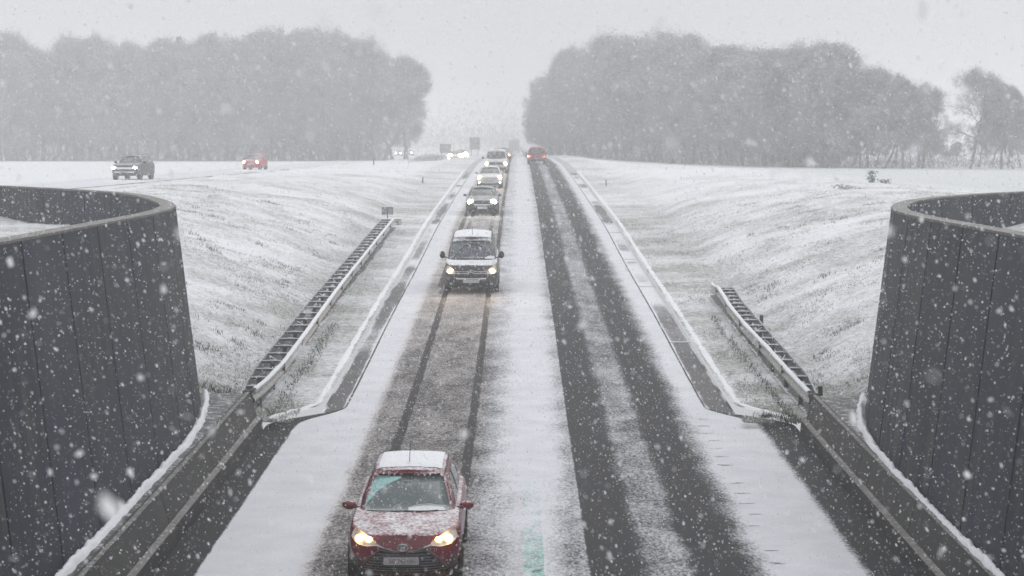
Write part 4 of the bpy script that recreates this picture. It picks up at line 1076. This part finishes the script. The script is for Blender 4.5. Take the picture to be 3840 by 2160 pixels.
# ------------------------------------------------------------------ sign boards seen from behind
def board(name, label, x, y, zb, zt, hw, posts, col, rails, zg):
    t = thing(name, label, "sign", (x, y, zg))
    m = MB(); m.box(-hw, hw, 0, .05, zb - zg, zt - zg); m.build("panel", col, t)
    for px in posts: m = MB(); m.box(px - .05, px + .05, -.11, -.002, -.3, zt - zg - .02); m.build("post", simple("sign post" + str(px), (.25, .25, .25), .5), t)
    for rz_ in rails: m = MB(); m.box(-hw, hw, -.055 - .0, -.003, rz_ - zg - .03, rz_ - zg + .03); m.build("rail", simple("sign rail" + str(rz_), (.3, .3, .3), .5), t)
    return t
board("road_sign", "tall grey sign board on two posts seen from behind, left of the white van", -6.15, 284, 6.35, 8.1, .74, (-.5, .46), simple("sign back", (.34, .34, .345), .6), (7.2,), 5.2)
board("road_sign", "plain grey square sign board seen from behind above the glaring headlights", -10.55, 290, 5.85, 7.15, .80, (-.55, .55), simple("sign back dull", (.24, .225, .23), .6), (), 4.6)
# ------------------------------------------------------------------ trees
def tree_mat(name, a, b, snow):
    m = NT(name); n = m.noise(3, 3, .6); n2 = m.noise(1.1, 4, .7)
    g = m.n("ShaderNodeNewGeometry"); sp_ = m.n("ShaderNodeSeparateXYZ"); m.l(g.outputs["Normal"], sp_.inputs[0])
    up = m.ramp(m.math('ABSOLUTE', sp_.outputs[2]), .3, .9)
    base = m.mix(m.ramp(n2, .3, .7), a, b)
    m.col(m.mix(m.math('MULTIPLY', m.math('MULTIPLY', up, m.ramp(n, .3, .6)), snow), base, (.7, .71, .73))); m.rough(.9); return m.m
M_bark = tree_mat("bark", (.10, .095, .09), (.18, .17, .165), .4)
M_twig = tree_mat("snow dusted twigs", (.20, .195, .20), (.34, .33, .335), .8)
M_oak = tree_mat("oak twigs with brown leaves", (.20, .185, .175), (.34, .32, .305), .8)

def rv(r): v = Vector((r.gauss(0, 1), r.gauss(0, 1), r.gauss(0, 1))); return v.normalized()
def make_tree(seed, spread=.42, base=.22, dens=1.0, leafy=.5, conifer=False):
    """unit height tree; returns trunk and crown meshes"""
    r = random.Random(seed); T = MB(); tv = []; tf = []
    def blade(p, q, wd):
        d = (q - p); s = d.cross(rv(r)); 
        if s.length < 1e-6: return
        s = s.normalized() * wd; b = len(tv)
        tv.extend([tuple(p - s), tuple(p + s), tuple(q)]); tf.append((b, b + 1, b + 2))
    def leaf(p, sz):
        a = rv(r) * sz; c = rv(r) * sz; b = len(tv)
        tv.extend([tuple(p), tuple(p + a), tuple(p + c)]); tf.append((b, b + 1, b + 2))
    if conifer:
        T.tube([(0, 0, 0), (0, 0, 1)], [.014, .002], 5)
        for i in range(150):
            h = .16 + .84 * (i / 150); rad = .20 * (1 - h) ** .8 + .01
            for k in range(3):
                a = r.random() * 6.28; p = Vector((0, 0, h)); q = Vector((rad * math.cos(a), rad * math.sin(a), h - .05 * (1 - h) - .01))
                for s in range(9):
                    pp = p.lerp(q, (s + 1) / 9); leaf(pp, .022)
        return T, tv, tf
    lean = Vector((r.gauss(0, .02), r.gauss(0, .02), 0))
    tp = [Vector((0, 0, 0)) + lean * k + Vector((r.gauss(0, .006), r.gauss(0, .006), k * .09)) for k in range(10)]
    T.tube(tp, [.018 * (1 - k / 12) for k in range(10)], 6)
    cz = base + (1 - base) * .48; ch = (1 - base) * .52
    def grow(p, d, ln, rad, lv):
        n = 3; pts = [p]; dd = d.copy()
        for k in range(n):
            dd = (dd + rv(r) * .22 + Vector((0, 0, .08 if lv < 2 else .02))).normalized(); pts.append(pts[-1] + dd * ln / n)
        if lv < 2: T.tube(pts, [rad * (1 - .6 * k / n) for k in range(n + 1)], 4 if lv == 0 else 3, False)
        else:
            for a, b in zip(pts[:-1], pts[1:]): blade(a, b, rad)
        if lv == 3:
            for k in range(int(7 * dens)):
                t = pts[1].lerp(pts[-1], r.random()); blade(t, t + (dd + rv(r) * .9).normalized() * ln * .8, .0011)
                if r.random() < leafy: leaf(t + rv(r) * .02, .008 + .007 * r.random())
            return
        nb = {0: 7, 1: 6, 2: 5}[lv]
        for k in range(nb):
            f = .3 + .7 * (k + r.random()) / nb; i = min(int(f * n), n - 1); q = pts[i].lerp(pts[i + 1], f * n - i)
            nd = (dd * .7 + rv(r) * .75).normalized(); grow(q, nd, ln * (.62 - .1 * r.random()), rad * .5, lv + 1)
    for k in range(15):
        h = base + (.93 - base) * (k + r.random()) / 15; a = k * 2.4 + r.random()
        el = .15 + .9 * (h - base) / (1 - base)
        prof = max(1 - ((h - cz * .9) / (1.05 - cz * .9 if h > cz * .9 else cz * .9 - base + .22)) ** 2, .1)
        ln = spread * (.55 + .45 * r.random()) * math.sqrt(prof) * .62
        p = tp[0].lerp(tp[-1], min(h / .81, 1)); 
        grow(p, Vector((math.cos(a) * math.cos(el), math.sin(a) * math.cos(el), math.sin(el))).normalized(), ln, .0065, 0)
    return T, tv, tf
PROTO = []
def proto(seed, mat, **k):
    T, tv, tf = make_tree(seed, **k)
    if not k.get('conifer'):
        base, sp = k.get('base', .22), k.get('spread', .42) * .60
        hs_ = [base * .7 + (1 - base * .7) * .5, (1 - base * .7) * .5]
        def squash(p):
            x, y, z = p; r0 = math.sqrt((x / sp) ** 2 + (y / sp) ** 2 + ((z - hs_[0]) / hs_[1]) ** 2)
            an = math.atan2(y, x); el = z * 9 + seed
            e = 1 + .22 * float(fbm(an * 1.6 + seed, el * .55, 3)); r1 = r0 / e
            if r1 <= .7 or z < base * .7: return p
            f = (.7 + .36 * (1 - math.exp(-(r1 - .7) / .36))) / r1
            return (x * f, y * f, hs_[0] + (z - hs_[0]) * f)
        T.V = [squash(p) for p in T.V]; nv_ = []
        for q in range(0, len(tv), 3):
            a = tv[q]; b = squash(a); j = random.gauss(1, .06)
            dx = (b[0] * j - a[0], b[1] * j - a[1], hs_[0] + (b[2] - hs_[0]) * j - a[2])
            nv_ += [tuple(c + d for c, d in zip(tv[q + w_], dx)) for w_ in range(3)]
        tv = nv_
    a = T.build("trunk", M_bark, None, False); b = mk("crown", np.array(tv, dtype=np.float32), np.array(tf, dtype=np.int32), mat, None, False)
    ma, mb = a.data, b.data; bpy.data.objects.remove(a); bpy.data.objects.remove(b); return (ma, mb)
PROTO = [proto(1, M_twig, spread=.50, base=.12), proto(2, M_oak, spread=.58, base=.08, leafy=.9), proto(3, M_twig, spread=.46, base=.18, leafy=.3),
         proto(4, M_oak, spread=.52, base=.10, leafy=.8), proto(5, M_twig, spread=.40, base=.20, leafy=.4)]
P_OPEN = [proto(21, M_twig, spread=.62, base=.28, leafy=.15, dens=.8), proto(22, M_twig, spread=.50, base=.38, leafy=.3), proto(23, M_oak, spread=.55, base=.34, leafy=.6)]
P_CON = proto(31, M_twig, conifer=True)
def tree(name, label, x, y, h, pr, wide=1.0, group=None, z=None):
    z = float(ground(np.array(float(x)), np.array(float(y)))) - .15 if z is None else z
    t = thing(name, label, "tree", (x, y, z), random.random() * 6.28, group)
    t.scale = (h * wide, h * wide, h)
    a = mk_shared("trunk", pr[0], t); b = mk_shared("crown", pr[1], t); return t
S0 = 5009.0
def px2(xpx, y): return (xpx - 1303) / (S0 / y)
# left wood: skyline given as (pixel column, tree height in metres)
Lsky = [(-60, 18.5), (0, 19), (50, 18.6), (110, 17.6), (160, 17.7), (200, 19.0), (240, 19.8), (285, 18.9), (330, 16.6), (370, 17.2), (420, 18.2), (480, 18.0), (530, 17.6), (575, 18.5), (630, 18.3), (690, 18.8), (745, 19.8), (800, 20.8), (850, 20.2), (900, 18.8), (940, 17.6), (968, 16.4)]
_xs = np.arange(-70, 978, 23.0)
for k, xp in enumerate(_xs):
    h = float(np.interp(xp, [p[0] for p in Lsky], [p[1] for p in Lsky])) * (1 + .05 * math.sin(k * 2.3)); xp = float(xp) + rng.uniform(-5, 5); y = 308 + rng.uniform(-3, 5); tree("wood_tree", "bare snow-dusted tree in the dense wood behind the left field", px2(xp, y), y, h * 1.0, PROTO[k % 5], 1.15 + .2 * rng.random(), "trees of the left wood")
for k in range(66):
    xp = rng.uniform(-90, 950); y = rng.uniform(302, 340); h = float(np.interp(xp, [p[0] for p in Lsky], [p[1] for p in Lsky])) * rng.uniform(.66, .92)
    tree("wood_tree", "bare snow-dusted tree in the dense wood behind the left field", px2(xp, y), y, h, PROTO[k % 5], 1.0 + .25 * rng.random(), "trees of the left wood")
tree("conifer", "small pointed conifer top rising above the middle of the left wood", px2(455, 316), 316, 19.6, P_CON, 1.1)
tree("edge_tree", "tree at the right-hand end of the left wood with boughs hanging towards the road", px2(988, 318), 318, 15.8, PROTO[0], 1.0)
tree("edge_tree", "outermost low-branched tree of the left wood, closest to the road", px2(1026, 335), 335, 12.6, PROTO[3], .9)
tree("edge_tree", "slender tall tree standing just inside the right-hand end of the left wood", px2(1022, 326), 326, 16.6, P_OPEN[1], .8)
# right wood: (pixel column, distance, height)
Rsky = [(1372, 345, 11.2), (1400, 335, 13.6), (1430, 325, 15), (1465, 315, 16.5), (1505, 300, 17.6), (1545, 290, 17.9), (1590, 280, 17.8), (1640, 270, 17.0), (1690, 262, 15.7), (1740, 252, 14.3), (1790, 245, 14.0), (1840, 238, 13.7), (1890, 232, 13.4), (1940, 226, 13.2), (1990, 222, 13.5), (2040, 218, 13.2), (2090, 214, 12.2), (2135, 210, 10.6)]
for k, q in enumerate(np.arange(0, 17.01, .5)):
    xp, y, h = [float(np.interp(q, range(18), [p[c] for p in Rsky])) for c in range(3)]; h *= 1.02 + .04 * math.sin(k * 2.1)
    tree("wood_tree", "bare snow-dusted tree in the dense wood on the right of the road", px2(xp, y), y, h, PROTO[(k + 2) % 5], 1.2 + .2 * rng.random(), "trees of the right wood")
for k in range(66):
    i = rng.uniform(0, 16.5); xp = float(np.interp(i, range(18), [p[0] for p in Rsky])); y = float(np.interp(i, range(18), [p[1] for p in Rsky])); h = float(np.interp(i, range(18), [p[2] for p in Rsky]))
    yy_ = y + rng.uniform(-4, 30)
    tree("wood_tree", "bare snow-dusted tree in the dense wood on the right of the road", px2(xp, yy_), yy_, h * rng.uniform(.64, .92) * (1 + (yy_ - y) / 400), PROTO[k % 5], 1.05 + .25 * rng.random(), "trees of the right wood")
for (xp, y, h, pr, wd, lab) in [
    (2182, 212, 10.2, P_OPEN[1], .8, "thin-topped tree at the right-hand edge of the right wood"),
    (2222, 206, 9.6, P_OPEN[2], .95, "open-crowned tree just right of the right wood, left of its rounder neighbour"),
    (2270, 204, 9.8, PROTO[0], 1.05, "broad round-crowned tree standing apart right of the right wood"),
    (2318, 206, 8.6, P_OPEN[0], .95, "lower tree with visible trunk left of the gap at the far right"),
    (2350, 212, 5.8, P_OPEN[2], 1.1, "small tree sloping down to the gap at the far right"),
    (2438, 203, 10.0, P_OPEN[0], 1.0, "tall bare tree with fan of branches right of the gap"),
    (2512, 200, 8.5, P_OPEN[1], .95, "tree with several straight trunks, second from the right edge"),
    (2548, 203, 8.7, P_OPEN[2], 1.0, "dense-topped tree near the right edge of the view"),
    (2596, 199, 7.4, P_OPEN[0], 1.0, "rightmost tree, cut by the edge of the view")]:
    tree("bare_tree", lab, px2(xp, y), y, h, pr, wd)

for k in range(16):
    xp = [2160, 2200, 2240, 2290, 2335, 2375, 2405, 2460, 2485, 2530, 2565, 2610, 2250, 2310, 2505, 2575][k]; y = 214 + 6 * rng.random()
    tree("bare_tree", "faint smaller bare tree standing behind the front row of bare trees at the far right", px2(xp, y), y, (7.4 if xp < 2330 else 4.0 if xp < 2420 else 6.0) * rng.uniform(.7, 1.0), [P_OPEN[1], PROTO[2], P_OPEN[2]][k % 3], 1.1, "small trees behind the far right row")

def thicket(name, pts, n, hmin, hmax, sz, mat, label):
    """undergrowth: many twigs spread along a line"""
    P = []
    for i in range(n):
        t = rng.random() * (len(pts) - 1); k = int(t); f = t - k
        x = pts[k][0] * (1 - f) + pts[k + 1][0] * f; y = pts[k][1] * (1 - f) + pts[k + 1][1] * f
        P.append((x + rng.normal(0, .9), y + rng.uniform(-2, 14)))
    P = np.array(P); zg = ground(P[:, 0], P[:, 1])
    hh = (hmin + (hmax - hmin) * rng.random(n) ** 1.5) * (1 + .3 * fbm(P[:, 0] * .13, P[:, 1] * .1, 3)); z = zg + hh * rng.random(n) ** .8
    a = np.stack([P[:, 0], P[:, 1], z], 1); d1 = rng.normal(0, 1, (n, 3)) * sz; d1[:, 2] = np.abs(d1[:, 2]) * 1.6; d2 = rng.normal(0, 1, (n, 3)) * sz * .35
    V = np.stack([a, a + d1, a + d2], 1).reshape(-1, 3); Fq = np.arange(n * 3).reshape(-1, 3)
    o = mk(name, V, Fq, mat, None, False); o['kind'] = 'stuff'; o['label'] = label; return o
thicket("undergrowth", [(px2(-90, 312), 312), (px2(500, 312), 312), (px2(960, 315), 315)], 42000, 1.2, 12.0, .24, M_twig, "grey tangle of undergrowth and thin stems filling the left wood")
thicket("undergrowth", [(px2(p[0], p[1]), p[1] + 3) for p in Rsky], 40000, 1.0, 9.5, .20, M_twig, "grey tangle of undergrowth and thin stems filling the right wood")
thicket("undergrowth", [(px2(2140, 212), 212), (px2(2350, 210), 210), (px2(2620, 205), 205)], 12000, .5, 4.2, .13, M_twig, "low undergrowth beneath the bare trees at the far right")
thicket("far_wood", [(-60, 560), (-25, 600), (0, 640)], 9000, 4, 17, .5, M_twig, "faint distant wood behind the signs")
thicket("hedge", [(px2(1062, 236), 232), (px2(1098, 240), 236)], 2200, .3, .9, .12, M_twig, "low dark hedge tangle at the end of the left bank")

# two little evergreens and a bramble on the right-hand crest
def shrub(name, label, x, y, h, w_, n, mat, cat="shrub"):
    z = float(ground(np.array(x), np.array(y))); t = thing(name, label, cat, (x, y, z))
    m = MB()
    for k in range(6): a = rng.random() * 6.28; m.tube([(0, 0, -.05), (w_ * .25 * math.cos(a), w_ * .25 * math.sin(a), h * .5), (w_ * .5 * math.cos(a), w_ * .5 * math.sin(a), h * (.8 + .2 * rng.random()))], [.012, .008, .003], 4)
    m.build("stem", M_bark, t)
    c = np.stack([rng.normal(0, w_ * .28, n), rng.normal(0, w_ * .28, n), rng.random(n) ** .8 * h], 1); d1 = rng.normal(0, .055, (n, 3)); d2 = rng.normal(0, .055, (n, 3))
    V = np.stack([c, c + d1, c + d2], 1).reshape(-1, 3); mk("leaves", V, np.arange(3 * n).reshape(-1, 3), mat, t, False); return t
M_ever = tree_mat("evergreen leaves", (.02, .05, .035), (.05, .09, .06), .6)
shrub("shrub", "small snow-dusted evergreen shrub on the right crest, larger of the two", 20.6, 116, .75, .5, 330, M_ever)
shrub("shrub", "smaller evergreen shrub right of the larger one on the right crest", 21.7, 118, .30, .6, 120, M_ever)
shrub("bramble", "flat dark bramble trailing down the right bank below the shrubs", 16.6, 101, .22, .9, 120, M_twig)
shrub("weed_clump", "dry weed clump on the skyline of the bank above the left wall", -17.6, 75.5, .42, .22, 90, M_twig, "plant")
shrub("weed_clump", "little weed tuft on the skyline further left above the wall", -20.6, 76, .22, .3, 60, M_twig, "plant")

# ------------------------------------------------------------------ grass blades standing out of the snow
def grass(side, n, seed):
    r = np.random.default_rng(seed)
    y = 43.3 + 58 * r.random(n) ** 1.7; u = 4.95 + 15 * r.random(n) ** 1.1
    lim = np.where(y < (72 if side < 0 else 63), np.abs(back_x(y, side)) - .2, 40)
    keep = (u < lim) & (fbm(u * .8 * side, y * .6, 3) + .35 * fbm(u * 3, y * 2, 2) > r.normal(.16, .16, n) + np.where(y < 50, -.04, .04)) & ~((u < 5.3) & (y > 46))
    if side > 0: keep &= ~((u > 6.2) & (u < 7.0) & (y < 67))
    else: keep &= ~((u > 5.75) & (u < 6.65) & (y < 97))
    y = y[keep]; u = u[keep]; n = len(y); x = u * side; z = ground(x, y) - .01
    a = np.stack([x, y, z], 1); h = .04 + .07 * r.random(n); ang = r.random(n) * 6.28; lean = .5 + r.random(n)
    tip = a + np.stack([np.cos(ang) * h * lean, np.sin(ang) * h * lean, h * .8], 1)
    w_ = np.stack([-np.sin(ang), np.cos(ang), 0 * ang], 1) * (.007 + .008 * r.random(n))[:, None]
    V = np.stack([a - w_, a + w_, tip], 1).reshape(-1, 3)
    m = NT("grass blades"); nz = m.noise(3, 3); nf = m.noise(40, 2)
    m.col(m.mix(m.ramp(nf, .45, .6), m.mix(m.ramp(nz, .35, .65), (.06, .08, .04), (.24, .23, .17)), (.62, .63, .62))); m.rough(.8)
    o = mk("grass", V, np.arange(3 * n).reshape(-1, 3), m.m, None, False); o['kind'] = 'stuff'
grass(-1, 150000, 3); grass(1, 130000, 4)
def tufts(side, spots):
    V = []
    for (x, y, rad, n, h) in spots:
        c = np.stack([x + rng.normal(0, rad, n), y + rng.normal(0, rad, n)], 1); z = ground(c[:, 0], c[:, 1])
        ang = rng.random(n) * 6.28; hh = h * (.5 + .6 * rng.random(n)); a = np.stack([c[:, 0], c[:, 1], z - .01], 1)
        tip = a + np.stack([np.cos(ang) * hh * .7, np.sin(ang) * hh * .7, hh], 1); w_ = np.stack([-np.sin(ang), np.cos(ang), 0 * ang], 1) * .011
        V.append(np.stack([a - w_, a + w_, tip], 1).reshape(-1, 3))
    V = np.concatenate(V); m = simple("dark tuft" + str(side), (.05, .07, .035), .8, 0, .5, 5)
    o = mk("grass", V, np.arange(len(V)).reshape(-1, 3), m, None, False); o['kind'] = 'stuff'
sp_ = []
for k in range(80):
    y = 43.6 + 50 * rng.random() ** 1.6; x = -(7.2 + 8 * rng.random()); 
    if abs(x) < abs(back_x(y, -1)) - .5 or y > 70: sp_.append((x, y, .10 + .12 * rng.random(), int(10 + 30 * rng.random()), .10 + .10 * rng.random()))
sp_ += [(-6.75, 45.4, .18, 90, .2), (-7.2, 46.9, .22, 110, .20), (-7.5, 45.2, .15, 50, .16)] + [(-5.55, y, .08, 14, .10) for y in np.arange(43.8, 60, .4)]
tufts(-1, sp_)
sp_ = []
for k in range(60):
    y = 43.6 + 40 * rng.random() ** 1.6; x = 7.6 + 8 * rng.random()
    if x < back_x(y, 1) - .5 or y > 62: sp_.append((x, y, .10 + .10 * rng.random(), int(10 + 24 * rng.random()), .09 + .10 * rng.random()))
sp_ += [(5.55, 44.0, .10, 90, .14), (6.05, 43.3, .14, 110, .20), (6.15, 41.9, .05, 60, .12), (5.95, 43.9, .12, 60, .16)] + [(6.05, y, .08, 14, .10) for y in np.arange(44, 62, .4)]
tufts(1, sp_)

# ------------------------------------------------------------------ falling snow
def flakes(name, n, d0, d1, s0, s1, power, label):
    d = (d0 ** power + (d1 ** power - d0 ** power) * rng.random(n)) ** (1 / power)
    ax = (rng.random(n) - .5) * (.55 * d + 3.0); az = (rng.random(n) - .5) * (.32 * d + 1.4)
    y = d * math.cos(PITCH) + az * math.sin(PITCH); z = 7 - d * math.sin(PITCH) + az * math.cos(PITCH); x = ax - .003 * d
    k = z > rz(y) + .05; x, y, z, d = x[k], y[k], z[k], d[k]; n = len(x)
    s = (s0 + (s1 - s0) * rng.random(n) ** 3)
    c = np.stack([x, y, z], 1)[:, None, :]
    e1 = rng.normal(0, 1, (n, 3)); e1 /= np.linalg.norm(e1, axis=1, keepdims=True)
    e2 = np.cross(e1, rng.normal(0, 1, (n, 3))); e2 /= np.linalg.norm(e2, axis=1, keepdims=True); e3 = np.cross(e1, e2)
    fall = np.array([.35, .1, -.9]); fall /= np.linalg.norm(fall)
    def pt(a, b, cc): return (a * e1 + b * e2 + cc * e3)
    r_ = lambda lo, hi: (lo + (hi - lo) * rng.random(n))[:, None]
    o = np.stack([pt(r_(.7, 1.1), r_(-.3, .3), r_(-.2, .2)), pt(r_(-.3, .3), r_(.5, .9), 0), pt(-r_(.6, 1.0), r_(-.2, .3), r_(-.2, .2)), pt(r_(-.3, .3), -r_(.5, .9), r_(.1, .3))], 1) * (s * .58)[:, None, None]
    st = 1 + 1.0 * rng.random(n); o = o + (o @ fall)[:, :, None] * fall * (st - 1)[:, None, None]
    V = (c + o).reshape(-1, 3); b = (np.arange(n) * 4)[:, None]
    Fq = np.concatenate([b + np.array([[0, 1, 2]]), b + np.array([[0, 2, 3]])], 0)
    ob = mk(name, V, Fq, M_flake, None, True); ob['kind'] = 'stuff'; ob['label'] = label; return ob
flakes("falling_snow", 1500, 1.7, 6, .004, .026, 2.2, "large soft out-of-focus snowflakes close to the camera")
flakes("falling_snow", 36000, 5, 17, .003, .019, 2.3, "wet snowflakes falling in front of the walls")
flakes("falling_snow", 110000, 15, 46, .007, .022, 2.2, "dense snowfall over the near road")
flakes("falling_snow", 200000, 42, 125, .012, .030, 2.1, "fine dense snowfall over the cutting")
flakes("falling_snow", 200000, 110, 290, .025, .05, 2.2, "far snowfall in front of the woods")

# ------------------------------------------------------------------ the snowy air
m = MB(); m.box(-2100, 2100, -60, 2700, -2, 32)
hz = m.build("haze", None); hz['kind'] = 'stuff'
hm = bpy.data.materials.new("snowy air"); hm.use_nodes = True; t_ = hm.node_tree; t_.nodes.clear()
ho = t_.nodes.new("ShaderNodeOutputMaterial"); pv = t_.nodes.new("ShaderNodeVolumePrincipled")
pv.inputs["Color"].default_value = (.97, .975, .985, 1); pv.inputs["Density"].default_value = .0025; pv.inputs["Anisotropy"].default_value = .25
t_.links.new(pv.outputs[0], ho.inputs["Volume"]); hz.data.materials.append(hm)
